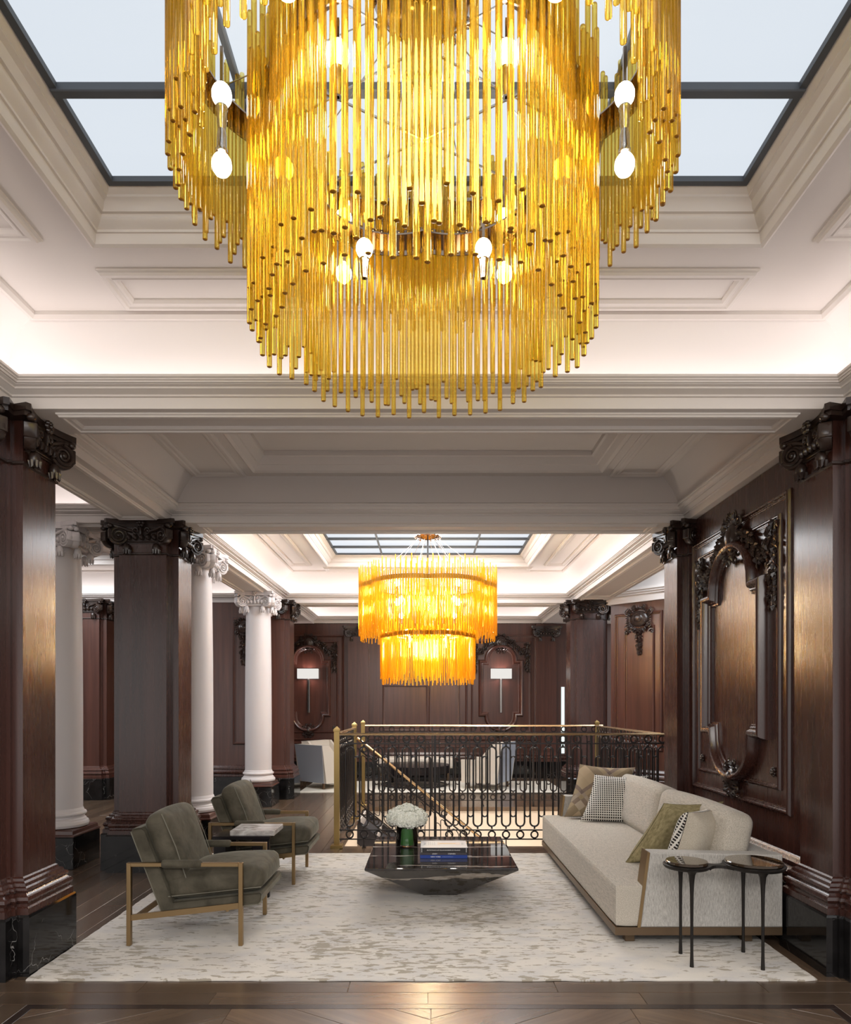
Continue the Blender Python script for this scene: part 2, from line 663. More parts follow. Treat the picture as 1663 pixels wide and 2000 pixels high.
def weave_mat(name):
    m, N, L, b = nodes(name)
    t = N.new('ShaderNodeTexCoord')
    br = N.new('ShaderNodeTexBrick')
    br.offset = 0.0
    mp = N.new('ShaderNodeMapping')
    mp.inputs['Rotation'].default_value = (PI / 2, 0, 0)
    L.new(t.outputs['Object'], mp.inputs[0])
    L.new(mp.outputs[0], br.inputs['Vector'])
    br.inputs['Color1'].default_value = (0.015, 0.012, 0.012, 1)
    br.inputs['Color2'].default_value = (0.03, 0.024, 0.022, 1)
    br.inputs['Mortar'].default_value = (0.72, 0.69, 0.63, 1)
    br.inputs['Scale'].default_value = 1.0
    br.inputs['Mortar Size'].default_value = 0.0042
    br.inputs['Mortar Smooth'].default_value = 0.2
    br.inputs['Brick Width'].default_value = 0.0200
    br.inputs['Row Height'].default_value = 0.0205
    L.new(br.outputs[0], b.inputs['Base Color'])
    setp(b, Roughness=0.9, Specular_IOR_Level=0.1)
    bump(N, L, b, br.outputs[1], 0.4, 0.003)
    return m


M['weave'] = weave_mat('basket_weave')


def plaid_mat():
    m, N, L, b = nodes('plaid')
    t = N.new('ShaderNodeTexCoord')
    mp = N.new('ShaderNodeMapping')
    mp.inputs['Rotation'].default_value = (0, math.radians(38), 0)
    L.new(t.outputs['Object'], mp.inputs[0])
    sp = N.new('ShaderNodeSeparateXYZ')
    L.new(mp.outputs[0], sp.inputs[0])

    def stripes(s, w_, ph):
        q = mth(N, L, 'FRACT', mth(N, L, 'MULTIPLY_ADD', s, w_, ph))
        return ramp(N, L, q, [(0.0, (0.0,) * 3), (0.28, (0.75,) * 3), (0.5, (0.3,) * 3), (0.62, (1.0,) * 3), (0.72, (0.1,) * 3)], 'CONSTANT')
    a = stripes(sp.outputs[0], 3.0, 10.15)
    c = stripes(sp.outputs[2], 3.0, 10.4)
    f = mth(N, L, 'MULTIPLY', mth(N, L, 'ADD', a, c), 0.5)
    col = ramp(N, L, f, [(0.0, (0.44, 0.33, 0.21)), (0.3, (0.25, 0.19, 0.10)), (0.55, (0.15, 0.10, 0.085)), (0.8, (0.48, 0.40, 0.30)), (1.0, (0.09, 0.06, 0.06))])
    thr = noise(N, L, coords(N, L, (240, 240, 30)), 1.0, 2)
    L.new(mixc(N, L, mth(N, L, 'MULTIPLY', thr, 0.5), col, (0.40, 0.33, 0.24)), b.inputs['Base Color'])
    setp(b, Roughness=0.9, Specular_IOR_Level=0.1)
    return m


M['plaid'] = plaid_mat()
m, N, L, b = nodes('olive_linen')
n = noise(N, L, coords(N, L, (30, 90, 30)), 1.0, 4)
L.new(ramp(N, L, n, [(0.3, (0.17, 0.14, 0.068)), (0.7, (0.35, 0.295, 0.165))]), b.inputs['Base Color'])
setp(b, Roughness=0.85, Specular_IOR_Level=0.15)
bump(N, L, b, n, 0.5, 0.006)
M['olive'] = m
m, N, L, b = nodes('beige_linen')
n = noise(N, L, coords(N, L, (200, 200, 200)), 1.0, 3)
L.new(ramp(N, L, n, [(0.3, (0.36, 0.315, 0.25)), (0.7, (0.50, 0.45, 0.37))]), b.inputs['Base Color'])
setp(b, Roughness=0.9, Specular_IOR_Level=0.1)
M['beige'] = m
# ================================================================ SETTING
# ---------------------------------------------------------------- floor
HX0, HX1, HY0, HY1 = -0.93, 2.52, 7.34, 10.12      # stairwell opening
mb = MB()
for (x0, x1, y0, y1) in ((-9, 5, -2, HY0), (-9, HX0, HY0, HY1), (HX1, 5, HY0, HY1), (-9, 5, HY1, 15)):
    mb.box(x0, x1, y0, y1, -0.045, -0.005)
floor = struct(mb.build('floor', M['plank'], smooth=0))

BL, BW, G = 1.4, 0.168, 0.0012


def board_mesh(L_, w_, name='plank'):
    k = MB()
    c = 0.0015
    k.rings([[(-w_ / 2 + G, G, -0.008), (w_ / 2 - G, G, -0.008), (w_ / 2 - G, L_ - G, -0.008), (-w_ / 2 + G, L_ - G, -0.008)],
             [(-w_ / 2 + G, G, -c), (w_ / 2 - G, G, -c), (w_ / 2 - G, L_ - G, -c), (-w_ / 2 + G, L_ - G, -c)],
             [(-w_ / 2 + G + c, G + c, 0), (w_ / 2 - G - c, G + c, 0), (w_ / 2 - G - c, L_ - G - c, 0), (-w_ / 2 + G + c, L_ - G - c, 0)]], True, True)
    me = k.mesh(name, smooth=0)
    me.materials.append(M['plank'])
    return me


long_board = board_mesh(BL, BW)


def lay(x, y, rz, me):
    link('plank', me, floor, (x, y, 0), (0, 0, rz))


x = -5.62
row = 0
while x < -0.95:
    yy = 3.755 - (0.37 * ((row * 3) % 4)) + 0.0
    a = 3.755 if x < -2.2 else 6.7
    yy = a
    first = 0.35 + 0.35 * ((row * 3) % 4) if row % 2 == 0 else BL
    if first < BL:
        lay(x + BW / 2, yy, 0, board_mesh(first, BW))
        yy += first
    while yy < 11.5:
        if not (x > -2.2 and yy + BL < 6.9):
            lay(x + BW / 2, yy, 0, long_board)
        yy += BL
    x += BW
    row += 1
# boards along the front of the rug, and between rug and right wall
side_board = board_mesh(1.1, 0.122)
wide_board = board_mesh(1.1, 0.143)
for j, (y0, offs) in enumerate(((3.602, -2.62), (3.458, -2.2))):
    x = offs
    while x < 2.5:
        lay(x, y0 + 0.0715, -PI / 2, wide_board)
        x += 1.1
for j in range(3):
    for k in range(3):
        lay(2.06 + 0.122 * j, 3.746 + 1.1 * k, 0, side_board)
for j in range(3):      # rows between rug and railing
    x = -0.9 + 0.3 * j
    while x < 2.2:
        lay(x, 6.94 + 0.122 * j, -PI / 2, side_board)
        x += 1.1
# dark inlay strip round the near parquet field
inlay_y = 3.457
for (x0, x1, y0, y1) in ((-2.00, 2.03, inlay_y - 0.047, inlay_y + 0.0), (-2.00, -1.955, 2.2, inlay_y - 0.048), (1.985, 2.03, 2.2, inlay_y - 0.048)):
    k = MB().bbox(x0, x1, y0, y1, -0.006, 0.0, 0.001)
    me = k.mesh('inlay_strip', (x0, y0, 0), 0)
    me.materials.append(M['plank_dark'])
    link('inlay_strip', me, floor, (x0, y0, 0))
for sx in (-1, 1):
    for j in range(3):
        for k in range(2):
            lay((2.093 if sx > 0 else -2.063) + sx * 0.122 * j, 1.257 + 1.1 * k, 0, side_board)


def clip(poly, ax, lim, keep_less):
    out = []
    for i in range(len(poly)):
        a, b_ = poly[i - 1], poly[i]
        ia = (a[ax] <= lim) == keep_less
        ib = (b_[ax] <= lim) == keep_less
        if ia != ib:
            t = (lim - a[ax]) / (b_[ax] - a[ax])
            out.append((a[0] + (b_[0] - a[0]) * t, a[1] + (b_[1] - a[1]) * t))
        if ib:
            out.append(b_)
    return out


CW, PW = 0.985, 0.30
for c in range(-2, 2):
    up = 1 if c % 2 == 0 else -1
    x0 = c * CW + 0.015
    s = 0.62 * up
    yb = 1.2
    while yb < 4.6:
        P = [(x0, yb), (x0 + CW, yb + s * CW), (x0 + CW, yb + s * CW + PW), (x0, yb + PW)]
        P = clip(P, 1, inlay_y - 0.049, True)
        P = clip(P, 1, 2.3, False) if P else P
        if len(P) > 2:
            ang = math.atan2(s, 1.0) - PI / 2
            ca, sa = math.cos(-ang), math.sin(-ang)
            cx = sum(p[0] for p in P) / len(P)
            cy = sum(p[1] for p in P) / len(P)
            Q = [((p[0] - cx) * ca - (p[1] - cy) * sa, (p[0] - cx) * sa + (p[1] - cy) * ca) for p in P]
            q1, q2 = offset_poly(Q, -G), offset_poly(Q, -G - 0.0015)
            k = MB().rings([[(p[0], p[1], -0.006) for p in q1], [(p[0], p[1], -0.0015) for p in q1], [(p[0], p[1], 0.0) for p in q2]], True, True)
            me = k.mesh('plank', smooth=0)
            me.materials.append(M['plank'])
            link('plank', me, floor, (cx, cy, 0), (0, 0, ang))
        yb += PW

# stairwell lining below the floor
mb = MB()
mb.box(HX0 - 0.1, HX1 + 0.1, HY1 + .004, HY1 + 0.12, -3.2, -0.047)
mb.box(HX1, HX1 + 0.12, HY0, HY1, -3.2, -0.047)
mb.box(HX0 - 0.12, HX0, HY0, HY1, -3.2, -0.047)
mb.box(HX0 - 0.1, HX1 + 0.1, HY0 - 0.12, HY0, -3.2, -0.047)
well = struct(mb.build('wall_stairwell', M['cream_wall'], smooth=0))
struct(MB().box(-1.2, 2.8, 7.0, 10.4, -3.3, -3.2).build('floor_lower', M['plaster'], smooth=0))
struct(MB().box(HX0, HX1, HY1 - 0.012, HY1 + 0.01, -0.06, 0.002).box(HX0 - 0.01, HX0 + 0.012, HY0, HY1, -0.06, 0.002).build('trim_1', M['plank'], smooth=0))

# ---------------------------------------------------------------- ceiling
P_CORN = [(-.012, -.012, 3.162), (0, 0, 3.16), (0, 0, 3.222), (.014, .014, 3.224), (.014, .014, 3.234), (.022, .022, 3.237), (.038, .038, 3.25), (.05, .05, 3.252), (.05, .05, 3.262),
          (.066, .066, 3.268), (.078, .078, 3.283), (.09, .09, 3.283), (.09, .09, 3.291), (.1, .1, 3.295), (.1, .1, 3.308), (.085, .085, 3.308), (.08, .08, 3.272), (-.06, -.06, 3.27)]
P_COVE = [(-.06, -.06, 3.27), (-.07, -.08, 3.36), (-.06, -.075, 3.44), (-.03, -.06, 3.52), (.02, -.035, 3.59), (.07, -.012, 3.64), (.11, .0, 3.665)]
P_EDGE = [(.11, 0, 3.665), (.118, .006, 3.652), (.135, .02, 3.652), (.15, .035, 3.67), (.15, .035, 3.69)]
P_SKY = [(.74, .60, 3.69), (.74, .60, 3.672), (.748, .608, 3.66), (.762, .622, 3.652), (.778, .638, 3.66), (.786, .648, 3.68), (.79, .652, 3.70), (.80, .662, 3.70), (.80, .662, 3.712),
         (.826, .69, 3.728), (.836, .70, 3.745), (.836, .70, 3.757), (.85, .716, 3.757), (.858, .722, 3.77), (.868, .738, 3.788), (.888, .756, 3.796), (.888, .756, 3.806), (.90, .768, 3.812), (.914, .79, 3.83)]

ceiling = link('ceiling', None)
ceiling = None
k = MB()
SOFF = [(-7.6, 3.6, 3.88, 4.24), (-7.6, 3.6, 6.31, 6.71), (-7.6, 3.6, 11.30, 11.67), (-2.8, -2.34, -1, 3.88), (-2.8, -2.34, 4.24, 6.31), (-2.8, -2.34, 6.71, 11.3),
        (2.34, 2.9, -1, 3.88), (2.34, 2.9, 4.24, 6.31), (2.34, 2.9, 6.71, 11.3), (2.34, 4, 11.67, 14.4), (-7.6, -2.34, 11.67, 14.4)]
for (x0, x1, y0, y1) in SOFF:
    k.box(x0 + .004, x1 - .004, y0 + .004, y1 - .004, 3.16, 3.20)
k.box(-9, 5, -2.2, 15, 4.3, 4.4)  # unseen slab added above everything to keep world light out
bpy.data.objects.remove(bpy.data.objects['ceiling'])
ceiling = struct(k.build('ceiling', M['plaster'], smooth=0))


def bay(x0, x1, y0, y1, sky=False, kx0=1.0, kx1=1.0, ky=1.0, mats=None, flat_rect=None, near_ky=1.0):
    def rg(prof):
        rs = []
        for dx, dy, z in prof:
            a = dx * (kx0 if dx > 0.3 else 1)
            c = dx * (kx1 if dx > 0.3 else 1)
            e = dy * (ky if dy > 0.3 else 1)
            e0 = dy * (near_ky if dy > 0.3 else 1)
            rs.append([(x0 + a, y0 + e0, z), (x1 - c, y0 + e0, z), (x1 - c, y1 - e, z), (x0 + a, y1 - e, z)])
        return rs

    def part(nm, prof, mt):
        q = MB().rings([r[::-1] for r in rg(prof)])
        return q.build(nm, mt, ceiling, smooth=30)
    part('cornice', P_CORN, M['plaster'])
    part('cove', P_COVE, M['cove_white'])
    part('cove_edge', P_EDGE, M['plaster'])
    part('cove_light', [(-.02, -.02, 3.276), (.04, .04, 3.276)], M['cove_light'])
    if sky:
        part('flat_ceiling', [P_EDGE[-1], P_SKY[0]], M['plaster'])
        part('skylight_curb', P_SKY, M['plaster'])
        r = rg([P_SKY[-1]])[0]
        return (r[0][0], r[1][0], r[0][1], r[2][1])
    q = MB()
    r = rg([P_EDGE[-1]])[0]
    q.add(r, [(3, 2, 1, 0)])
    q.build('flat_ceiling', M['plaster'], ceiling, smooth=0)


def planted(x0, x1, y0, y1, z, wd=0.085, h=0.028, nm='panel_moulding', mt=None):
    """moulding frame hanging under a ceiling or soffit"""
    q = MB()
    prof = [(0, 0), (0, .35), (-.12, .55), (-.2, .95), (-.42, 1), (-.5, .7), (-.62, .6), (-.7, .75), (-.85, .7), (-1, .3), (-1, 0)]
    loop_sweep(q, rect(x0, x1, y0, y1), [(o * wd, t * h) for o, t in prof], lambda u, v_, t: (u, v_, z - t))
    return q.build(nm, mt or M['plaster'], ceiling, smooth=25)


def skylight(n, x0, x1, y0, y1, z, cols, step):
    s = struct(link('window_%d' % n, None, None, (x0, y0, z)))
    fw = 0.028
    q = MB()
    for a in ((x0, x1, y0, y0 + fw), (x0, x1, y1 - fw, y1), (x0, x0 + fw, y0 + fw, y1 - fw), (x1 - fw, x1, y0 + fw, y1 - fw)):
        q.box(*a, z - 0.012, z + 0.04)
    q.build('frame', M['frame_grey'], s, smooth=0)
    bw = 0.02
    xs = [x0 + (x1 - x0) * i / cols for i in range(cols + 1)]
    ys = [y1 - step * i for i in range(int((y1 - y0) / step) + 1)]
    if ys[-1] - y0 > 0.1:
        ys.append(y0)
    for X in xs[1:-1]:
        MB().bbox(X - bw * .6, X + bw * .6, y0, y1, z - 0.016, z + 0.03, 0.004).build('glazing_bar', M['frame_grey'], s, smooth=0)
    for Y in ys[1:-1]:
        MB().bbox(x0, x1, Y - bw, Y + bw, z - 0.02, z + 0.03, 0.004).build('glazing_bar', M['frame_grey'], s, smooth=0)
    for i in range(cols):
        for j in range(len(ys) - 1):
            MB().box(xs[i] + .002, xs[i + 1] - .002, ys[j + 1] + .002, ys[j] - .002, z + 0.012, z + 0.022).build('pane', M['pane'], s, smooth=0)
    return s


B1 = bay(-2.34, 2.34, -0.6, 3.88, True, 1, 1, 1.0)
B2 = bay(-2.34, 2.34, 6.71, 11.30, True, 1, 1, 0.75)
L2 = bay(-7.6, -2.8, 6.71, 11.30, True, 1.0, 2.3, 1.0)
skylight(1, B1[0], B1[1], B1[2], B1[3], 3.83, 4, 0.47)
skylight(2, B2[0], B2[1], B2[2], B2[3], 3.83, 4, 0.50)
skylight(3, L2[0], L2[1], L2[2], L2[3], 3.83, 3, 0.8)
bay(-7.6, -2.8, 4.24, 6.31)
bay(-7.6, -2.8, -0.6, 3.88)
bay(-2.34, 2.34, 11.67, 14.2)
# planted panels round the skylights
for (y0, y1, ky) in ((-0.6, 3.88, 1.0), (6.71, 11.30, 0.75)):
    ye, yi = y1 - 0.045, y1 - 0.60 * ky
    planted(-1.67, 1.67, yi + 0.19 * ky, ye - 0.02, 3.69)
    for sx in (-1, 1):
        xs_ = sorted((sx * 1.816, sx * 2.17))
        planted(xs_[0], xs_[1], y0 + 0.8, yi - 0.02, 3.69)
# skylight-side beads (flat band edge)
# narrow coffered bay over the seating
x0, x1, y0, y1 = -2.34, 2.34, 4.24, 6.31


def ring_from(lst):
    return [[(a, c, z), (b_, c, z), (b_, d, z), (a, d, z)][::-1] for a, b_, c, d, z in lst]


MB().rings(ring_from([(x0 + dx, x1 - dx, y0 + dy, y1 - dy, z) for dx, dy, z in P_CORN[:-3]])).build('cornice', M['plaster'], ceiling, smooth=30)
MB().rings(ring_from([(x0 + .1, x1 - .1, y0 + .1, y1 - .1, 3.305), (x0 + .07, x1 - .07, y0 + .05, y1 - .05, 3.33), (x0 + .12, x1 - .12, y0 + .03, y1 - .03, 3.46), (x0 + .2, x1 - .2, y0 + .03, y1 - .03, 3.575)])).build('cove', M['plaster'], ceiling, smooth=20)
MB().rings(ring_from([(x0 + .2, x1 - .2, y0 + .03, y1 - .03, 3.575), (-1.56, 1.56, 4.42, 6.13, 3.575), (-1.56, 1.56, 4.42, 6.13, 3.555), (-1.545, 1.545, 4.435, 6.115, 3.548), (-1.52, 1.52, 4.46, 6.09, 3.56), (-1.49, 1.49, 4.49, 6.06, 3.60),
                      (-1.475, 1.475, 4.505, 6.045, 3.60), (-1.44, 1.44, 4.54, 6.01, 3.655), (-1.42, 1.42, 4.56, 5.99, 3.66), (-1.42, 1.42, 4.56, 5.99, 3.70)])).add([(-1.42, 4.56, 3.7), (1.42, 4.56, 3.7), (1.42, 5.99, 3.7), (-1.42, 5.99, 3.7)], [(3, 2, 1, 0)]).build('coffer', M['plaster'], ceiling, smooth=25)
for sx in (-1, 1):
    xs_ = sorted((sx * 1.64, sx * 2.12))
    planted(xs_[0], xs_[1], 4.29, 6.26, 3.575, 0.09, 0.022)
# soffit panels under the beams
for (a, c, d, e) in ((-2.12, 2.12, 3.93, 4.19), (-2.12, 2.12, 6.36, 6.66), (-2.76, -2.40, 4.45, 6.16), (-2.76, -2.40, 6.95, 11.1), (2.40, 2.84, 6.95, 10.6), (2.40, 2.84, 10.75, 11.1),
                     (-2.12, 2.12, 11.34, 11.63), (-7.2, -3.0, 6.36, 6.66), (-7.2, -3.0, 3.93, 4.19), (-7.2, -3.0, 11.34, 11.63)):
    planted(a, c, d, e, 3.16, 0.07, 0.022)
# right-hand side room ceiling with its cornice along the angled wall
q = MB().box(2.9, 4.6, 6.71, 11.3, 3.62, 3.66)
q.build('flat_ceiling', M['plaster'], ceiling, smooth=0)

# ---------------------------------------------------------------- wall mouldings
BOLECTION = [(0, 0), (0, .25), (.10, .55), (.22, .85), (.38, 1.0), (.52, .95), (.62, .7), (.66, .45), (.80, .42), (.86, .25), (1.0, .2), (1.0, 0)]


TORUS = [(0, 0), (0, .22), (.06, .45), (.12, .72), (.22, .92), (.36, 1.0), (.50, .93), (.60, .74), (.65, .5), (.67, .42), (.76, .44), (.82, .36), (.86, .22), (.95, .2), (1.0, .14), (1.0, 0)]


def frame_obj(outline, mp, wd, h, name, mat, parent, prof=None):
    q = MB()
    loop_sweep(q, outline, [(-o * wd, t * h) for o, t in (prof or BOLECTION)], mp)
    return q.build(name, mat, parent, smooth=30)


def oval(c, half, rad, zs_top, zs_bot):
    """outline of the bracketed oval, counter-clockwise in (u, z)"""
    P = []
    n = 18
    for i in range(n + 1):
        a = PI + PI * i / n
        P.append((c + rad * math.cos(a), zs_bot + rad * math.sin(a) * 0.93))
    P += [(c + half, zs_bot), (c + half, zs_top)]
    for i in range(n + 1):
        a = PI * i / n
        P.append((c + rad * math.cos(a), zs_top + rad * math.sin(a) * 0.93))
    P += [(c - half, zs_top), (c - half, zs_bot)]
    return P


def leaf(q, p, d, nrm, ln, wd, curl):
    """a small bent leaf at p along d"""
    d = d.normalized()
    s = d.cross(nrm).normalized()
    pts = [p, p + d * ln * .35 + s * wd + nrm * curl * .6, p + d * ln + nrm * curl * .2, p + d * ln * .35 - s * wd + nrm * curl * .6, p + d * ln * .45 + nrm * curl * 1.5, p - nrm * 0.004 + d * ln * .4]
    q.add([tuple(t) for t in pts], [(0, 1, 4), (1, 2, 4), (2, 3, 4), (3, 0, 4), (1, 0, 5), (2, 1, 5), (3, 2, 5), (0, 3, 5)])


def garland(q, path, mp, w0, w1, rnd, n=None, ln=0.055):
    """thick swag of overlapping leaves along a path of (u, z)"""
    cum = [0]
    for a, c in zip(path, path[1:]):
        cum.append(cum[-1] + math.hypot(c[0] - a[0], c[1] - a[1]))
    T = cum[-1]
    n = n or int(T / 0.007)
    q.tube([mp(u, z, (w0 + w1) * .12) for u, z in path], (w0 + w1) * .33, 8)
    o = Vector(mp(0, 0, 0))
    ex, ez, en = Vector(mp(1, 0, 0)) - o, Vector(mp(0, 1, 0)) - o, Vector(mp(0, 0, 1)) - o
    for i in range(n):
        t = T * (i + rnd.random()) / n
        k = max(j for j in range(len(cum)) if cum[j] <= t + 1e-9)
        k = min(k, len(path) - 2)
        f = (t - cum[k]) / max(cum[k + 1] - cum[k], 1e-6)
        u = path[k][0] + (path[k + 1][0] - path[k][0]) * f
        z = path[k][1] + (path[k + 1][1] - path[k][1]) * f
        du, dz = path[k + 1][0] - path[k][0], path[k + 1][1] - path[k][1]
        L_ = math.hypot(du, dz)
        du, dz = du / L_, dz / L_
        fr = t / T
        wd = (w0 + (w1 - w0) * fr) * (0.85 + 0.25 * math.sin(t * 55))
        s = rnd.uniform(-1, 1)
        hgt = math.sqrt(max(0.05, 1 - s * s)) * wd * 0.75
        p = o + ex * (u - dz * s * wd) + ez * (z + du * s * wd) + en * hgt
        d = ex * (du - dz * s * 0.9) + ez * (dz + du * s * 0.9) + en * 0.35
        leaf(q, p, d, (en + (ex * (-dz) + ez * du) * s).normalized(), ln * rnd.uniform(.8, 1.25), ln * .36, ln * .3)
        if rnd.random() < 0.12:
            q.ell(tuple(p + en * 0.008), .013, .013, .013, 6, 4)


def spiral(q, mp, c, r0, r1, turns, a0, sg, h, tr, n=40):
    P = []
    for i in range(n + 1):
        f = i / n
        r = r0 + (r1 - r0) * f ** 0.8
        a = a0 + sg * 2 * PI * turns * f
        P.append(mp(c[0] + r * math.cos(a), c[1] + r * math.sin(a), h + tr * 0.6 * f))
    q.tube(P, [tr * (1 - 0.45 * i / n) for i in range(n + 1)], 6)


def cartouche(q, mp, cu, cz, w_, h_, rnd, lobes=10):
    """carved boss ringed by scrolls and leaves"""
    o = Vector(mp(0, 0, 0))
    ex, ez, en = Vector(mp(1, 0, 0)) - o, Vector(mp(0, 1, 0)) - o, Vector(mp(0, 0, 1)) - o
    MM = Matrix((ex, en, ez)).transposed().to_4x4()
    MM.translation = Vector(mp(cu, cz, 0))
    q.ell((0, .022, 0), w_ * .42, .045, h_ * .38, 12, 7, MM)
    q.ell((0, .05, h_ * .03), w_ * .22, .035, h_ * .22, 12, 7, MM)
    for s in (-1, 1):
        for (dx, dz, r, tr) in ((.5, .32, .17, .011), (.46, -.28, .14, .010), (.2, .52, .13, .010), (.22, -.5, .10, .009)):
            spiral(q, lambda u, z, t: mp(cu + s * u, cz + z, t), (dx * w_, dz * h_), r * w_, .012, 1.5, PI * (.5 if dz > 0 else -.5), -1 if dz > 0 else 1, .035, tr, 22)
    for i in range(lobes * 3):
        a = 2 * PI * i / (lobes * 3)
        p = o + ex * (cu + .42 * w_ * math.cos(a)) + ez * (cz + .42 * h_ * math.sin(a)) + en * .03
        d = ex * math.cos(a) + ez * math.sin(a) + en * .3
        leaf(q, p, d, en, rnd.uniform(.16, .3) * w_, .05 * w_, .02)
    for i in range(9):
        q.ell(mp(cu + rnd.uniform(-.4, .4) * w_, cz - .3 * h_ + rnd.uniform(-.3, .2) * h_, .05), .012, .012, .012, 6, 4)


def oval_panel(parent, mp, c, half=.52, outer=(.84, .84), inner=(.70, .70), z=(.76, 2.93), zi=(.915, 2.80), mat=None, seed=3, rad=.37, rich=True):
    """framed wall panel with bracketed oval, cartouches and leaf swags; mp(u, z, h)"""
    mat = mat or M['mahogany']
    rnd = random.Random(seed)
    frame_obj(rect(c - outer[0], c + outer[1], z[0], z[1]), mp, .05, .026, 'panel_frame', mat, parent)
    frame_obj(rect(c - inner[0], c + inner[1], zi[0], zi[1]), mp, .042, .022, 'panel_frame', mat, parent)
    zt, zb = 2.42, 1.25
    frame_obj(oval(c, half, rad + .01, zt, zb), mp, .105, .08, 'oval_moulding', mat, parent, TORUS)
    q = MB()
    cartouche(q, mp, c, zt + rad * .93 + .02, .27, .34, rnd)
    q.build('cartouche', M['carved'], parent, smooth=40)
    q = MB()
    cartouche(q, mp, c, zb - rad * .93 + .015, .20, .24, rnd, 8)
    q.build('cartouche', M['carved'], parent, smooth=40)
    for s in (-1, 1):
        ui = inner[1] if s > 0 else inner[0]
        q = MB()
        pth = [(c + s * .08, zt + .40), (c + s * .22, zt + .36), (c + s * .36, zt + .22), (c + s * .46, zt + .12), (c + s * .55, zt + .13), (c + s * (ui - .10), zt + .26)]
        garland(q, pth, mp, .045, .05, rnd)
        q.build('swag', M['carved'], parent, smooth=50)
        q = MB()
        garland(q, [(c + s * (ui - .07), zi[1] - .03), (c + s * (ui - .075), zt + .16), (c + s * (ui - .075), zt - .24)], mp, .05, .03, rnd)
        q.build('leaf_drop', M['carved'], parent, smooth=50)
        q = MB()
        for i in range(14):
            a = 2 * PI * i / 7
            r_ = .022 if i < 7 else .010
            q.ell(mp(c + s * (ui - .09) + r_ * math.cos(a), zi[0] + .12 + r_ * 1.25 * math.sin(a), .012 + (.010 if i >= 7 else 0)), .010, .010, .010, 6, 4)
        q.build('rosette', M['carved'], parent, smooth=60)


WBASE = [(.035, .337), (.035, .36), (.028, .372), (.045, .385), (.05, .41), (.03, .432), (.022, .445), (.03, .455), (.03, .478), (.014, .50), (.006, .515), (0, .52)]


def wall_base(parent, a, b_, out, nm='skirting'):
    """marble plinth and moulded wood base along a straight wall from a to b; out = outward normal"""
    ax, ay = a
    bx, by = b_

    def row(o, z):
        return [(ax + out[0] * o, ay + out[1] * o, z), (bx + out[0] * o, by + out[1] * o, z)]
    q = MB().rings([row(.06, 0), row(.06, .33), row(.03, .337), row(-.02, .337)], closed=False)
    q.build('marble_plinth', M['marble'], parent, smooth=0)
    q = MB().rings([row(-.01, .337)] + [row(o, z) for o, z in WBASE], closed=False)
    q.build(nm, M['mahogany'], parent, smooth=30)


# right wall between the two near piers
WX = 2.40
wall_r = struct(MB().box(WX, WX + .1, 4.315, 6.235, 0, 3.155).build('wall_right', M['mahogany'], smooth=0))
mpR = lambda u, z, h: (WX - h, u, z)
oval_panel(wall_r, mpR, 5.385, .535, (.83, .84), (.70, .715), seed=5)
wall_base(wall_r, (WX, 4.315), (WX, 6.235), (-1, 0))

# back wall
BY = 14.2
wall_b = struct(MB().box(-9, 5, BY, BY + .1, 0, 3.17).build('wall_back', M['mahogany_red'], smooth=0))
mpB = lambda u, z, h: (u, BY - h, z)
oval_panel(wall_b, mpB, -2.45, .46, (.75, .73), (.62, .61), mat=M['mahogany_red'], seed=11, rad=.33)
oval_panel(wall_b, mpB, 1.50, .46, (.73, .75), (.61, .62), mat=M['mahogany_red'], seed=12, rad=.33)
wall_base(wall_b, (-9, BY), (5, BY), (0, -1))
for (u0, u1, z0, z1) in ((-.93, .0, .95, 1.9), (-.93, .0, 2.0, 2.85), (.02, .66, .95, 2.85)):
    frame_obj(rect(u0, u1, z0, z1), mpB, .04, .02, 'panel_frame', M['mahogany_red'], wall_b)
for zz in (.62, .70, .78):
    MB().bbox(-9, 5, BY - .03, BY + .01, zz, zz + .03, .006).build('dado_rail', M['mahogany_red'], wall_b, smooth=0)

# left wing wall facing the camera
LY = 11.2
wall_l = struct(MB().box(-4.0, -2.80, LY, LY + .12, 0, 3.155).build('wall_left', M['mahogany_red'], smooth=0))
mpL = lambda u, z, h: (u, LY - h, z)
frame_obj(rect(-3.16, -2.84, .85, 2.9), mpL, .05, .03, 'panel_frame', M['mahogany_red'], wall_l)
wall_base(wall_l, (-4.0, LY), (-2.80, LY), (0, -1))
q = MB()
rr = random.Random(4)
cartouche(q, mpL, -2.98, 2.74, .24, .26, rr, 8)
q.build('cartouche', M['carved'], wall_l, smooth=40)
q = MB()
garland(q, [(-2.98, 2.62), (-2.98, 2.16)], mpL, .06, .015, rr)
q.build('leaf_drop', M['carved'], wall_l, smooth=50)
struct(MB().box(-9.1, -9, -2, 15, 0, 3.3).build('wall_far_left', M['mahogany'], smooth=0))

# angled wall on the far right
A0, A1 = Vector((2.62, 11.12)), Vector((3.62, 10.08))
dA = (A1 - A0).normalized()
nA = Vector((dA.y, -dA.x))
if nA.y > 0:
    nA = -nA
mpA = lambda u, z, h: (A0.x + dA.x * u + nA.x * h, A0.y + dA.y * u + nA.y * h, z)


def slab(parent, mp, u0, u1, z0, z1, t0, t1, nm, mat):
    q = MB()
    q.rings([[mp(u, z, t) for u, z in ((u0, z0), (u1, z0), (u1, z1), (u0, z1))] for t in (t0, t1)], True, True)
    return q.build(nm, mat, parent, smooth=0)


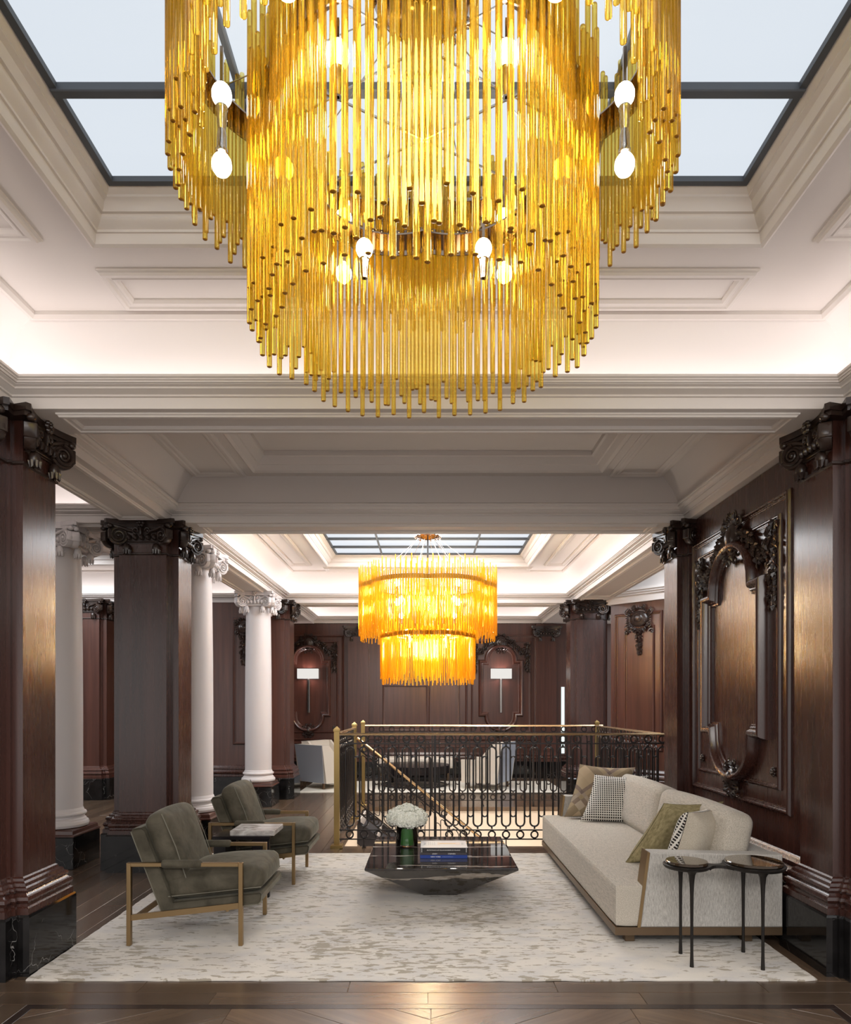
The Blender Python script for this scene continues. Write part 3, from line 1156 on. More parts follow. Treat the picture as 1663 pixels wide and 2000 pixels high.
wall_d = struct(slab(None, mpA, .37, 1.60, 0, 3.155, -.1, 0, 'wall_angled', M['mahogany_red']))
frame_obj(rect(.444, 1.245, .8, 2.90), mpA, .05, .03, 'panel_frame', M['mahogany_red'], wall_d)
frame_obj(rect(.61, 1.115, .8, 2.69), mpA, .04, .025, 'panel_frame', M['mahogany_red'], wall_d)
q = MB()
rr = random.Random(9)
cartouche(q, mpA, .865, 2.80, .36, .32, rr, 11)
q.build('cartouche', M['carved'], wall_d, smooth=40)
q = MB()
garland(q, [(.865, 2.66), (.865, 2.48), (.865, 2.28)], mpA, .05, .012, rr)
q.build('leaf_drop', M['carved'], wall_d, smooth=50)
for s in (-1, 1):
    q = MB()
    spiral(q, lambda u, z, t: mpA(.865 + s * u, z, t), (.21, 2.60), .05, .008, 1.25, PI, -1, .02, .012, 20)
    q.ell(mpA(.865 + s * .21, 2.60, .02), .022, .022, .022, 8, 5)
    q.build('scroll', M['carved'], wall_d, smooth=40)
wall_base(wall_d, tuple(A0 + dA * .37), tuple(A0 + dA * 1.6), tuple(nA))
for (z0, z1, t) in ((3.06, 3.17, .02), (3.17, 3.20, .05), (3.20, 3.23, .075), (3.23, 3.27, .10), (3.27, 3.62, .0)):
    slab(wall_d, mpA, .30, 1.6, z0, z1, -.1, t, 'frieze' if z0 < 3.1 else 'cornice', M['plaster'])
struct(MB().box(3.6, 3.7, 6.5, 10.3, 0, 3.7).build('wall_side', M['mahogany'], smooth=0))

# lit gaps beyond the far doorways
d1 = struct(MB().box(-6.34, -6.26, BY - .05, BY - .01, .66, 1.86).build('window_4', M['lit_gap'], smooth=0))
d2 = struct(MB().box(2.74, 2.80, BY - .05, BY - .01, .5, 1.86).build('window_5', M['lit_gap'], smooth=0))

# ---------------------------------------------------------------- capitals, piers, columns
def cap_face(q, wd, MM, sides=True, dep=0.0):
    """one face of a scrolled capital; local x along the face, y outward, z up from its foot (0 .. 0.30)"""
    def mp(u, z, h):
        return (u, h, z)

    def T(f):
        p = MB()
        f(p)
        q.add(p.v, p.f, MM)
    hw = wd / 2
    # abacus, concave in plan, two courses
    for (z0, z1, e) in ((.238, .262, -.018), (.262, .30, 0)):
        P = [(-hw - .085 + abs(e), .085 + e), ]
        P = []
        n = 10
        for i in range(n + 1):
            u = -1 + 2 * i / n
            P.append((u * (hw + .075 + e), .03 + e + .06 * u * u))
        P = [(-hw - .10 - e, .075 + e)] + P + [(hw + .10 + e, .075 + e), (hw + .06, -.06), (-hw - .06, -.06)]
        T(lambda p: p.poly(P[::-1], 'z', z0, z1))
    # neck, egg row
    T(lambda p: p.box(-hw + .01, hw - .01, -.03, .012, .09, .24))
    T(lambda p: p.bbox(-hw + .02, hw - .02, -.01, .022, .098, .112, .005))
    for i in range(5):
        T(lambda p: p.ell(((i - 2) * wd * .135, .028, .145), wd * .055, .024, .028, 7, 5))
    # middle flower and its small scrolls
    for i in range(6):
        a = 2 * PI * i / 6
        T(lambda p: p.ell((.024 * math.cos(a), .055, .268 + .026 * math.sin(a)), .017, .016, .017, 6, 4))
    T(lambda p: p.ell((0, .068, .268), .014, .014, .014, 6, 4))
    T(lambda p: p.ell((0, .035, .20), .012, .02, .05, 6, 4))
    for s in (-1, 1):
        T(lambda p: spiral(p, lambda u, z, h: (s * u, h, z), (.048, .205), .034, .006, 1.4, -PI / 2, 1, .03, .010, 18))
        # connecting channel
        T(lambda p: p.tube([(s * .07, .03, .195), (s * (hw * .55), .036, .205), (s * (hw * .8), .045, .225), (s * (hw + .01), .07, .235)], [.012, .014, .014, .012], 6))
        # the volute, turned outward at the corner
        R_ = Matrix.Translation((s * (hw - .015), .05, .152)) @ Matrix.Rotation(s * math.radians(30), 4, 'Z')

        def vol(p):
            rr_ = [(.0, .0), ]
            disc = []
            for h, r in ((-.045, .074), (-.03, .080), (.0, .080), (.012, .076), (.012, .062), (.004, .058)):
                disc.append([(s * r * math.cos(2 * PI * k / 20), h, r * math.sin(2 * PI * k / 20)) for k in range(20)])
            p2 = MB().rings(disc if s < 0 else [d[::-1] for d in disc], True, True)
            p.add(p2.v, p2.f, R_)
            p3 = MB()
            spiral(p3, lambda u, z, h: (s * u, h, z), (0, 0), .066, .012, 2.1, PI / 2, -1, .012, .012, 44)
            p3.ell((0, .02, 0), .016, .014, .016, 8, 5)
            # strap on the outer edge
            p3.bbox(s * .066 - .012, s * .066 + .018, -.05, .02, -.03, .055, .005)
            p3.ell((s * .066, -.01, .085), .026, .028, .022, 7, 5)
            p.add(p3.v, p3.f, R_)
        T(vol)
        # hanging bud
        bx = s * hw * .62

        def bud(p):
            p.ell((bx, .03, .045), .036, .032, .046, 9, 6)
            for k in range(7):
                a = 2 * PI * k / 7
                p.tube([(bx + .03 * math.cos(a), .03 + .028 * math.sin(a), .03), (bx + .028 * math.cos(a), .03 + .026 * math.sin(a), -.002), (bx + .034 * math.cos(a), .03 + .032 * math.sin(a), -.012)], [.012, .009, .001], 5)
        T(bud)


_caps = {}


def cap_mesh(wd, mat):
    k = (wd, mat.name)
    if k not in _caps:
        q = MB()
        cap_face(q, wd, Matrix.Identity(4))
        me = q.mesh('capital', smooth=45)
        me.materials.append(mat)
        _caps[k] = me
    return _caps[k]


SH = .295
PLAN0 = [(.2135, -.25), (.2135, -.19), (.235, -.19), (.235, -.17), (SH, -.17), (SH, .17), (.235, .17), (.235, .19), (.2135, .19), (.2135, .25)]
PLAN = PLAN0 + [(-x_, -y_) for x_, y_ in PLAN0]
PBASE = [(.072, .337), (.072, .372), (.060, .38), (.060, .395), (.066, .40), (.072, .415), (.066, .432), (.052, .44), (.046, .45), (.052, .456), (.055, .466), (.050, .478), (.036, .484), (.03, .50), (.014, .508), (.010, .522), (0, .53)]
CAPZ = 2.86


def pier(name, cx, cy, label, faces='fio', inner=1, mat=None, group=None):
    """panelled square pier with stepped plan; inner = +1 when the room lies on its +x side"""
    t = thing(name, label, 'pier', (cx, cy, 0), 0, group)
    mat = mat or M['mahogany']

    def rg(o, z):
        return [(p[0], p[1], z) for p in offset_poly(PLAN, o)]
    MB().rings([rg(.085, 0), rg(.085, .325), rg(.078, .337)], True, True).build('plinth', M['marble'], t, True, 20)
    MB().rings([rg(o, z) for o, z in PBASE], True, False).build('base', mat, t, True, 30)
    MB().rings([rg(0, .53), rg(0, 3.158)], False, True).build('shaft', mat, t, True, 0)
    MB().rings([rg(.0, CAPZ - .012), rg(.012, CAPZ - .006), rg(.012, CAPZ + .006), rg(0, CAPZ + .012)]).build('necking', M['carved'], t, True, 30)
    for f in faces:
        if f == 'f':
            link('capital', cap_mesh(.427, M['carved']), t, (0, -.25, CAPZ), (0, 0, PI))
        elif f == 'i':
            link('capital', cap_mesh(.34, M['carved']), t, (inner * SH, 0, CAPZ), (0, 0, -inner * PI / 2))
        elif f == 'o':
            link('capital', cap_mesh(.34, M['carved']), t, (-inner * SH, 0, CAPZ), (0, 0, inner * PI / 2))
    return t


PX = 2.575
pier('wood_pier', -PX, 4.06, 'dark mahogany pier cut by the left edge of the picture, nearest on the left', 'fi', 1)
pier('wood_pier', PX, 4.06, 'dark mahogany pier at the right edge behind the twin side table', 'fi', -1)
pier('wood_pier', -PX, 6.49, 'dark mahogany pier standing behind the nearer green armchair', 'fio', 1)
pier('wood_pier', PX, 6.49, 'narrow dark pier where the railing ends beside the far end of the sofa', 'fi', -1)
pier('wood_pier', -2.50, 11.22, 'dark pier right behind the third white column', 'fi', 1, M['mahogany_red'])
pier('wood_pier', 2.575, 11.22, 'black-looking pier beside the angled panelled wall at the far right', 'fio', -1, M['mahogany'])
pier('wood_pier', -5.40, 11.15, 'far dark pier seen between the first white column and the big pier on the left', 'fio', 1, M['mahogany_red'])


def wall_pilaster(cx, wd, lab):
    t = thing('wall_pilaster', lab, 'pilaster', (cx, BY, 0))
    h = wd / 2
    MB().box(-h - .07, h + .07, -.16, 0, 0, .337).build('plinth', M['marble'], t, True, 0)
    q = MB()
    q.rings([[(-h - o, 0, z), (-h - o, -.09 - o, z), (h + o, -.09 - o, z), (h + o, 0, z)] for o, z in PBASE], closed=False)
    q.build('base', M['mahogany_red'], t, True, 30)
    MB().box(-h, h, -.09, 0, .52, 3.15).build('shaft', M['mahogany_red'], t, True, 0)
    link('capital', cap_mesh(.427, M['carved']), t, (0, -.09, CAPZ - .06), (0, 0, PI))


wall_pilaster(-1.42, .42, 'flat mahogany pilaster left of the far chandelier on the back wall')
wall_pilaster(2.42, .42, 'flat mahogany pilaster on the back wall right of the second wall lamp')


def column(cx, cy, lab, rz=0.0, r=.195):
    t = thing('white_column', lab, 'column', (cx, cy, 0), rz, 'round white columns')
    a = .255
    MB().bbox(-a, a, -a, a, 0, .29, .004).build('pedestal', M['marble'], t, True, 0)
    q = MB()
    sq = lambda o, z: [(-a - o, -a - o, z), (a + o, -a - o, z), (a + o, a + o, z), (-a - o, a + o, z)]
    q.rings([sq(-.004, .29), sq(.004, .295), sq(.004, .305), sq(-.012, .315), sq(-.016, .345), sq(-.03, .355)], True, True)
    q.build('plinth', M['mahogany_red'], t, True, 20)
    MB().lathe([(r + .03, .355), (r + .048, .362), (r + .055, .385), (r + .048, .408), (r + .032, .416), (r + .03, .428), (r + .016, .44), (r + .014, .458), (r + .028, .464), (r + .033, .478), (r + .028, .492), (r + .012, .498), (r + .01, .51), (r, .53)], 40).build('base', M['column_white'], t, True, 30)
    MB().lathe([(r, .53), (r, 1.4), (r * .985, 2.0), (r * .955, 2.5), (r * .93, 2.8), (r * .93, 3.15)], 40).build('shaft', M['column_white'], t, True, 40)
    me = cap_mesh(.38, M['column_white'])
    for k_ in range(4):
        link('capital', me, t, (.195 * math.sin(k_ * PI / 2), -.195 * math.cos(k_ * PI / 2), CAPZ), (0, 0, PI + k_ * PI / 2))
    MB().box(-.25, .25, -.25, .25, CAPZ + .24, 3.158).build('abacus', M['column_white'], t, True, 0)


column(-3.47, 6.52, 'white round column left of the big pier, nearest of the white columns')
column(-2.52, 7.46, 'white round column half hidden behind the big pier on the left')
column(-2.54, 10.36, 'white round column standing free in front of the red-brown wall, farthest of the white columns')
# ================================================================ CHANDELIERS
def lobe_r(R0, th, ph=0.0):
    return R0 * (0.90 + 0.10 * abs(math.cos(3 * (th - ph))) ** 0.8)


def rod_mesh(L_, r, n=8, mat='amber'):
    q = MB()
    prof = [(r * .55, 0), (r * .92, r * .22), (r, r * .6), (r, L_ - r * .6), (r * .9, L_ - r * .2), (r * .5, L_)]
    q.lathe(prof, n)
    me = q.mesh('glass_rod', smooth=50)
    me.materials.append(M[mat])
    me.materials.append(M['amber_end'])
    for p in me.polygons:
        if p.center.z < r * .25:
            p.material_index = 1
    return me


def chandelier(label, cx, cy, zlow, tiers, rod_r, canopy_z, nseg=8, in_view=None, cap=300, bulb_r=.03, power=None, mat='amber', band_mat='mirror_bronze', band_h=.10):
    """tiers = [(radius, z of the rod ends above zlow, rod length, rods per row, band height above rod ends, bulb z)]"""
    t = thing('chandelier', label, 'chandelier', (cx, cy, zlow))
    rods = []
    rnd = random.Random(21)
    lens = {}
    for R0, zb, ln, nper, band, bz in tiers:
        for row in range(2):
            for i in range(nper):
                th = 2 * PI * (i + .5 * row) / nper
                r = lobe_r(R0, th + PI / 6) - row * rod_r * 3.4
                lift = (0.0 if (i + row) % 2 else .055 + .02 * (i % 3)) + (.065 if row == 0 else 0) + rnd.uniform(0, .022)
                L_ = ln - .07 * ((i + row) % 2)
                L_ = round(L_ * 50) / 50
                if (L_, R0) not in lens:
                    lens[(L_, R0)] = rod_mesh(L_, rod_r, nseg, mat)
                rods.append((r * math.sin(th), -r * math.cos(th), zb + lift, lens[(L_, R0)]))
        # bronze band carrying the rods, crystal studs, ring plate
        n = 120
        def ring(dr, z):
            return [((lobe_r(R0, 2 * PI * k / n + PI / 6) + dr) * math.sin(2 * PI * k / n), -(lobe_r(R0, 2 * PI * k / n + PI / 6) + dr) * math.cos(2 * PI * k / n), z) for k in range(n)]
        a, b_ = -rod_r * 1.5, -rod_r * 2.1
        MB().rings([ring(a, zb + band), ring(a, zb + band + band_h), ring(b_, zb + band + band_h), ring(b_, zb + band), ring(a, zb + band)]).build('band', M[band_mat], t, True, 40)
        MB().rings([ring(b_, zb + band + .05), ring(b_ - .05, zb + band + .05), ring(b_ - .05, zb + band + .056), ring(b_, zb + band + .056)]).build('ring_plate', M['mirror_bronze'], t, True, 40)
        q = MB()
        for k in range(96):
            th = 2 * PI * k / 96
            r = lobe_r(R0, th + PI / 6) + b_ - .004
            for zz in (.012, band_h - .012):
                q.ell((r * math.sin(th), -r * math.cos(th), zb + band + zz), .0045, .0045, .0045, 5, 3)
        o = q.build('crystal_stud', M['chrome'], t, True, 60)
        o['kind'] = 'stuff'
        q = MB()
        for k in range(6):
            th = 2 * PI * k / 6
            q.bar((0, 0, zb + band + .05), ((R0 * .93) * math.sin(th), -(R0 * .93) * math.cos(th), zb + band + .05), .005, .006)
        q.build('spoke', M['chrome'], t, True, 0)
        nb = 6
        for k in range(nb):
            th = 2 * PI * (k + .5) / nb
            x, y = R0 * .82 * math.sin(th), -R0 * .82 * math.cos(th)
            for s in ((-1, 1) if zb > 0 else (1,)):
                h = MB().lathe([(.012, .0), (.016, .02), (.017, .06), (.020, .065), (.020, .075), (.014, .08)], 12, (0, 0, 0), Matrix.Translation((x, y, bz)) @ Matrix.Rotation(0 if s > 0 else PI, 4, 'X'))
                ho = h.build('lamp_holder', M['chrome'], t, True, 40)
                g = MB().ell((x, y, bz + s * (.085 + bulb_r * .9)), bulb_r, bulb_r, bulb_r * 1.15, 14, 9)
                g.build('bulb', M['bulb'], ho, True, 60)
            MB().bar((x, y, bz), (x * 1.0, y * 1.0, zb + band + .05), .01, .01).build('bracket', M['mirror_bronze'], t, True, 0)
    if in_view:
        rods.sort(key=in_view)
    for (x, y, z, me) in rods[:cap]:
        link('glass_rod', me, t, (x, y, z), (0, 0, rnd.uniform(0, 6)))
    rest = rods[cap:]
    if rest:
        q = MB()
        for (x, y, z, me) in rest:
            vs = [(v.co.x + x, v.co.y + y, v.co.z + z) for v in me.vertices]
            q.add(vs, [tuple(p.vertices) for p in me.polygons])
        me = q.mesh('glass_rod_cluster', smooth=50)
        me.materials.append(M[mat])
        o = link('glass_rod_cluster', me, t)
        o['kind'] = 'stuff'
    # canopy, stem and suspension wires
    R0, zb, ln, nper, band, bz = tiers[0]
    cz = canopy_z - zlow
    q = MB().lathe([(.02, -.05), (.05, -.045), (.09, -.03), (.15, -.02), (.165, 0), (.15, .012), (.05, .02), (.05, .10)], 28, (0, 0, cz))
    for k in range(14):
        a = 2 * PI * k / 14
        q.ell((.165 * math.cos(a), .165 * math.sin(a), cz - .012), .014, .014, .02, 6, 4)
    q.build('canopy', M['mirror_bronze'], t, True, 40)
    MB().lathe([(.011, zb + band), (.011, cz)], 10).build('stem', M['black_bronze'], t, True, 40)
    for k in range(12):
        th = 2 * PI * (k + .5) / 12
        r = lobe_r(R0, th + PI / 6) - .03
        if k % 2:
            r *= .68
        MB().tube([(.12 * math.sin(th), -.12 * math.cos(th), cz - .02), (r * math.sin(th), -r * math.cos(th), zb + band + .09)], .0022, 5).build('wire', M['chrome'], t, True, 40)
    if power:
        for k, (R0, zb, ln, nper, band, bz) in enumerate(tiers):
            point('chandelier_glow', (cx, cy, zlow + bz - .05), power[k], (1.0, .86, .62), .12)
    return t


NCX, NCY = -0.015, 2.25
chandelier('huge amber glass rod chandelier filling the top of the picture, nearest to the viewer', NCX, NCY, 2.63,
           [(.80, .46, .62, 150, .50, .74), (.555, 0.0, .86, 105, .66, .50)], .0088, 3.80, 10,
           in_view=lambda p: ((p[2] > .4) * (1.0 if p[1] > -.35 else 3.0)) + (0 if p[2] < .4 else abs(p[1]) * .1), bulb_r=.032, power=(9, 9))
chandelier('far two-tier amber glass rod chandelier hanging on thin wires over the stairwell', 0.0, 9.0, 1.755,
           [(.895, .56, .80, 170, .68, 1.10), (.615, 0.0, .72, 130, .60, .52)], .0066, 3.69, 6,
           in_view=lambda p: p[1], bulb_r=.036, power=(85, 85), mat='amber_fine', band_mat='amber_band', band_h=.05)

# ================================================================ STAIR RAILINGS
PER = .1493
TW, SW = .045, .0285


def stadium(hw, z0, z1, n=8):
    P = []
    for i in range(n + 1):
        a = PI * i / n
        P.append((hw * math.cos(a), 0, z1 - hw + hw * math.sin(a)))
    for i in range(n + 1):
        a = PI + PI * i / n
        P.append((hw * math.cos(a), 0, z0 + hw + hw * math.sin(a)))
    return P


def mk_mesh(q, nm, mat, sm=40):
    me = q.mesh(nm, smooth=sm)
    me.materials.append(mat)
    return me


q = MB().tube(stadium(TW, .22, 1.055), .0076, 6, True, None, 1.25)
q.ell((0, 0, 1.070), .011, .011, .012, 6, 4).ell((0, 0, .203), .011, .011, .012, 6, 4)
me_tall = mk_mesh(q, 'tall_loop', M['iron'])
q = MB().tube(stadium(SW, .322, .954), .0068, 6, True, None, 1.25)
me_short = mk_mesh(q, 'short_loop', M['iron'])
q = MB().tube([(.036 * math.cos(2 * PI * i / 16), 0, .036 * math.sin(2 * PI * i / 16)) for i in range(16)], .0062, 6, True, None, 1.4)
me_ring = mk_mesh(q, 'ring', M['iron'])


def newel(t, x, h=1.27, y=0.0):
    s = .028
    q = MB()
    sq = lambda a, z: [(x - a, y - a, z), (x + a, y - a, z), (x + a, y + a, z), (x - a, y + a, z)]
    q.rings([sq(.062, 0), sq(.062, .026), sq(.058, .030), sq(s, .034), sq(s, h - .055), sq(s + .006, h - .052), sq(s + .006, h - .03), sq(.004, h)], True, True)
    return q.build('newel_post', M['brass'], t, True, 0)


def railing(label, A, B, posts=(), newels=(), feet=True):
    A, B = Vector(A), Vector(B)
    d = B - A
    Ln = d.length
    rz = math.atan2(d.y, d.x)
    t = thing('stair_railing', label, 'railing', (A.x, A.y, 0), rz)
    q = MB().rings([[(x, -.022, 1.178), (x, .022, 1.178), (x, .027, 1.188), (x, .020, 1.200), (x, -.020, 1.200), (x, -.027, 1.188)] for x in (0, Ln)], True, True)
    o = q.build('handrail', M['brass_rail'], t, True, 30)
    for z, r in ((1.09, .0075), (.182, .0065), (.086, .0065)):
        MB().bar((0, 0, z), (Ln, 0, z), .012, r * 1.8).build('rail_bar', M['iron'], t, True, 0)
    n = int(Ln / PER)
    x0 = (Ln - n * PER) / 2 + PER * .5
    pi = {int(round((p - x0) / PER)) for p in posts}
    for i in range(n):
        x = x0 + PER * i
        if i in pi:
            MB().box(x - .012, x + .012, -.012, .012, 0.0, 1.18).build('upright', M['iron'], t, True, 0)
            q = MB().box(x - .03, x + .03, -.03, .03, 0, .008)
        else:
            link('ring', me_ring, t, (x, 0, 1.136))
            link('tall_loop', me_tall, t, (x, 0, 0))
            link('ring', me_ring, t, (x, 0, .134))
        if i < n - 1:
            link('short_loop', me_short, t, (x + PER / 2, 0, 0))
        if feet and i % 5 == 1 and i not in pi:
            MB().tube([(x, 0, .086), (x, 0, .03), (x, 0, .006), (x, 0, 0)], [.006, .006, .02, .024], 8).build('foot', M['iron'], t, True, 40)
    for p in newels:
        newel(t, p)
    return t


railing('near black railing with brass handrail running behind the coffee table to the pier', (-.955, 7.26), (2.60, 7.26), (1.28 - .3, 2.6), (-.0,))
railing('short black railing returning from the front brass newel beside the walkway', (-.965, 7.30), (-.965, 9.05), (), (1.79,))
railing('far black railing with brass handrail in front of the white seating group', (-.955, 10.2), (2.58, 10.2), (1.0, 2.5), (0, 3.45))
railing('black side railing running away along the right of the stairwell', (2.46, 7.36), (2.46, 10.1), (1.4,), ())

# stair going down to the right inside the well
st = thing('staircase', 'dark carpeted stair going down to the right inside the railings', 'stairs', (-.93, 9.6, 0))
RUN, RISE = .23, .186
for i in range(13):
    x, z = -.90 + RUN * i, -RISE * (i + 1)
    MB().bbox(x - .012, x + RUN, 9.14, 10.06, z - .035, z, .008).build('tread', M['carpet_dark'], st, False, 0)
    MB().box(x - .012, x + .002, 9.14, 10.06, z, z + RISE - .036).build('riser', M['column_white'], st, False, 0)
Lx = RUN * 13
for y0 in (9.09, 10.065):
    q = MB()
    q.poly([(-.93, -.02), (-.93 + Lx, -.02 - Lx * RISE / RUN), (-.93 + Lx, -.33 - Lx * RISE / RUN), (-.93, -.33)][::-1], 'y', y0, y0 + .045)
    q.build('stringer', M['carpet_dark'], st, False, 0)
SL = RISE / RUN
hr = thing('stair_handrail', 'sloping brass handrail with black loops descending along the stair', 'handrail', (-.93, 9.1, 0))
xa, xb = -.93, 2.0
zt = lambda x: 1.06 - SL * (x + .93)
MB().tube([(xa, 9.1, zt(xa)), (xb, 9.1, zt(xb))], .019, 10).build('handrail', M['brass_rail'], hr, False, 40)
MB().bar((xa, 9.1, zt(xa) - .13), (xb, 9.1, zt(xb) - .13), .014, .02).build('rail_bar', M['iron'], hr, False, 0)
for dz in (.84, .96):
    MB().bar((xa, 9.1, zt(xa) - dz), (xb, 9.1, zt(xb) - dz), .012, .016).build('rail_bar', M['iron'], hr, False, 0)
i = 0
x = xa + .10
while x < xb - .1:
    link('ring', me_ring, hr, (x + .93, 0, zt(x) - .067))
    q = MB().tube([(p[0], 0, p[2] - SL * p[0] + zt(x)) for p in stadium(TW, -.81, -.165)], .006, 6, True)
    q.build('tall_loop', M['iron'], hr, False, 40, (x + .93, 0, 0)) if False else link('tall_loop', mk_mesh(q, 'tall_loop', M['iron']), hr, (x + .93, 0, 0))
    q = MB().tube([(p[0], 0, p[2] - SL * p[0] + zt(x + PER / 2)) for p in stadium(SW, -.72, -.26)], .0055, 6, True)
    link('short_loop', mk_mesh(q, 'short_loop', M['iron']), hr, (x + PER / 2 + .93, 0, 0))
    link('ring', me_ring, hr, (x + .93, 0, zt(x) - .90))
    x += PER

# ================================================================ RUGS
def rug(name, label, x0, x1, y0, y1, mat, h=.012):
    q = MB()
    n = 60
    P = []
    rr_ = random.Random(3)
    def edge(a, b_, m_):
        return [(a[0] + (b_[0] - a[0]) * i / m_ + rr_.uniform(-.004, .004), a[1] + (b_[1] - a[1]) * i / m_ + rr_.uniform(-.004, .004)) for i in range(m_)]
    c = .012
    P = edge((x0 + c, y0), (x1 - c, y0), n) + edge((x1, y0 + c), (x1, y1 - c), n) + edge((x1 - c, y1), (x0 + c, y1), n) + edge((x0, y1 - c), (x0, y0 + c), n)
    q.rings([[(p[0], p[1], 0.0005) for p in P], [(p[0], p[1], h * .6) for p in P], [(min(max(p[0], x0 + .012), x1 - .012), min(max(p[1], y0 + .010), y1 - .010), h) for p in P]], True, True)
    o = q.build(name, mat, None, True, 50)
    return tag(o, label, 'rug')


rug('area_rug', 'large cream rug flecked with taupe under the seating', -2.19, 2.117, 3.745, 6.93, M['rug'])
rug('area_rug', 'plain off-white rug under the far white tub chairs', -2.2, 2.35, 11.75, 13.45, M['rug_cream'])
RZ = .012

# ================================================================ ARMCHAIRS
CH = {}


def armchair_meshes():
    C = CH
    y = .315

    def g(nm, q, mat, sm=35):
        C.setdefault(nm, []).append(mk_mesh(q, nm, M[mat], sm))
    for sx in (-1, 1):
        for sy in (-1, 1):
            g('leg', MB().bbox(sx * .345 - .013, sx * .345 + .013, sy * y - .015, sy * y + .015, 0, .512, .002), 'bronze', 0)
    for sy in (-1, 1):
        g('arm_rail', MB().bbox(-.332, .332, sy * y - .015, sy * y + .015, .488, .512, .002), 'bronze', 0)
        g('arm_pad', MB().tube([(-.145, sy * y, .503), (-.14, sy * y, .503), (-.128, sy * y, .503), (.088, sy * y, .503), (.1, sy * y, .503), (.105, sy * y, .503)], [.012, .022, .027, .027, .022, .012], 14, False, None, 0.95), 'velvet', 50)
        g('seat_rail', MB().bar((-.335, sy * y, .172), (.335, sy * y, .246), .014, .036), 'bronze', 0)
    g('cross_bar', MB().bar((-.30, -y, .175), (-.30, y, .175), .014, .034), 'bronze', 0)
    g('cross_bar', MB().bar((.26, -y, .225), (.26, y, .225), .014, .034), 'bronze', 0)
    prof = [(-.154, .186), (.444, .246), (.462, .262), (.468, .305), (.455, .318), (-.085, .262), (-.262, .706), (-.285, .722), (-.335, .716), (-.348, .695)]
    p2 = offset_poly(prof, -.012)
    g('shell', MB().rings([[(a, -.272, c) for a, c in p2], [(a, -.284, c) for a, c in prof], [(a, .284, c) for a, c in prof], [(a, .272, c) for a, c in p2]], True, True), 'velvet', 40)
    g('seat_cushion', soft_box(.60, .555, .15, .05, 12, .03, 1.0, .02), 'velvet', 60)
    g('back_cushion', soft_box(.155, .545, .47, .06, 12, .03, 0.6), 'velvet', 60)
    for sy in (-1, 1):
        e = sy * .274
        g('piping', MB().tube([(-.292, e, -.052), (.292, e, -.052)], .0035, 6), 'velvet_seam')
        g('piping_back', MB().tube([(.068, e * .985, -.225), (.075, e * .985, 0), (.060, e * .97, .222)], .0035, 6), 'velvet_seam')
    edge = [(-.154, .186), (-.349, .695), (-.335, .718)]
    for sy in (-1, 1):
        g('shell_piping', MB().tube([(a, sy * .284, c) for a, c in ((.468, .305), (.462, .262), (.444, .245), (-.155, .185), (-.349, .695))], .0035, 6), 'velvet_seam')


armchair_meshes()
M_seat = Matrix.Translation((.165, 0, .372)) @ Matrix.Rotation(math.radians(-6), 4, 'Y')
M_back = Matrix.Translation((-.145, 0, .575)) @ Matrix.Rotation(math.radians(-20), 4, 'Y')


def armchair(label, x, y):
    t = thing('armchair', label, 'armchair', (x, y, RZ), 0, 'green velvet armchairs on the rug')
    objs = {}
    for nm in ('leg', 'arm_rail', 'arm_pad', 'seat_rail', 'cross_bar', 'shell', 'seat_cushion', 'back_cushion'):
        for me in CH[nm]:
            o = link(nm, me, t)
            objs[nm] = o
            if nm == 'seat_cushion':
                o.matrix_local = M_seat
            if nm == 'back_cushion':
                o.matrix_local = M_back
    for me in CH['piping']:
        link('piping', me, objs['seat_cushion'])
    for me in CH['piping_back']:
        link('piping', me, objs['back_cushion'])
    for me in CH['shell_piping']:
        link('piping', me, objs['shell'])


armchair('nearer grey-green velvet armchair with slim bronze frame on the rug', -1.50, 4.585)
armchair('farther grey-green velvet armchair, behind the small marble-topped side table', -1.455, 6.03)

# small side table between the armchairs
t = thing('side_table', 'small black side table with a grey marble top between the armchairs', 'table', (-1.43, 5.47, RZ))
MB().bbox(-1.66, -1.215, 5.31, 5.63, .46, .485, .003).build('tabletop', M['black_lacquer'], t, False, 0)
MB().bbox(-1.65, -1.56, 5.32, 5.62, RZ, .46, .003).build('leg', M['black_lacquer'], t, False, 0)
MB().bbox(-1.355, -1.222, 5.32, 5.36, RZ, .46, .003).build('leg', M['black_lacquer'], t, False, 0)
MB().bbox(-1.53, -1.185, 5.335, 5.66, .485, .525, .004).build('marble_slab', M['marble_grey'], t, False, 0)

# ================================================================ COFFEE TABLE AND WHAT STANDS ON IT
TX, TY = .098, 5.53
t = thing('coffee_table', 'polished dark marble coffee table shaped like an upturned pyramid', 'table', (TX, TY, RZ))
a, b_ = .55, .132
sq = lambda s, z: [(-s, -s, z), (s, -s, z), (s, s, z), (-s, s, z)]
sq2 = lambda s, sy, z: [(-s, -sy, z), (s, -sy, z), (s, sy, z), (-s, sy, z)]
q = MB().rings([sq2(b_, b_, 0), sq2(b_ + .004, b_ + .004, .006), sq2(a - .002, .593, .300)], True, False)
q.build('base', M['marble_table'], t, False, 0, None) if False else link('base', mk_mesh(q, 'base', M['marble_table'], 0), t)
q = MB().rings([sq2(a - .002, .593, .3005), sq2(a, .595, .303), sq2(a, .595, .315), sq2(a - .002, .593, .318)], True, True)
link('tabletop', mk_mesh(q, 'tabletop', M['marble_table'], 0), t)
TZ = RZ + .318

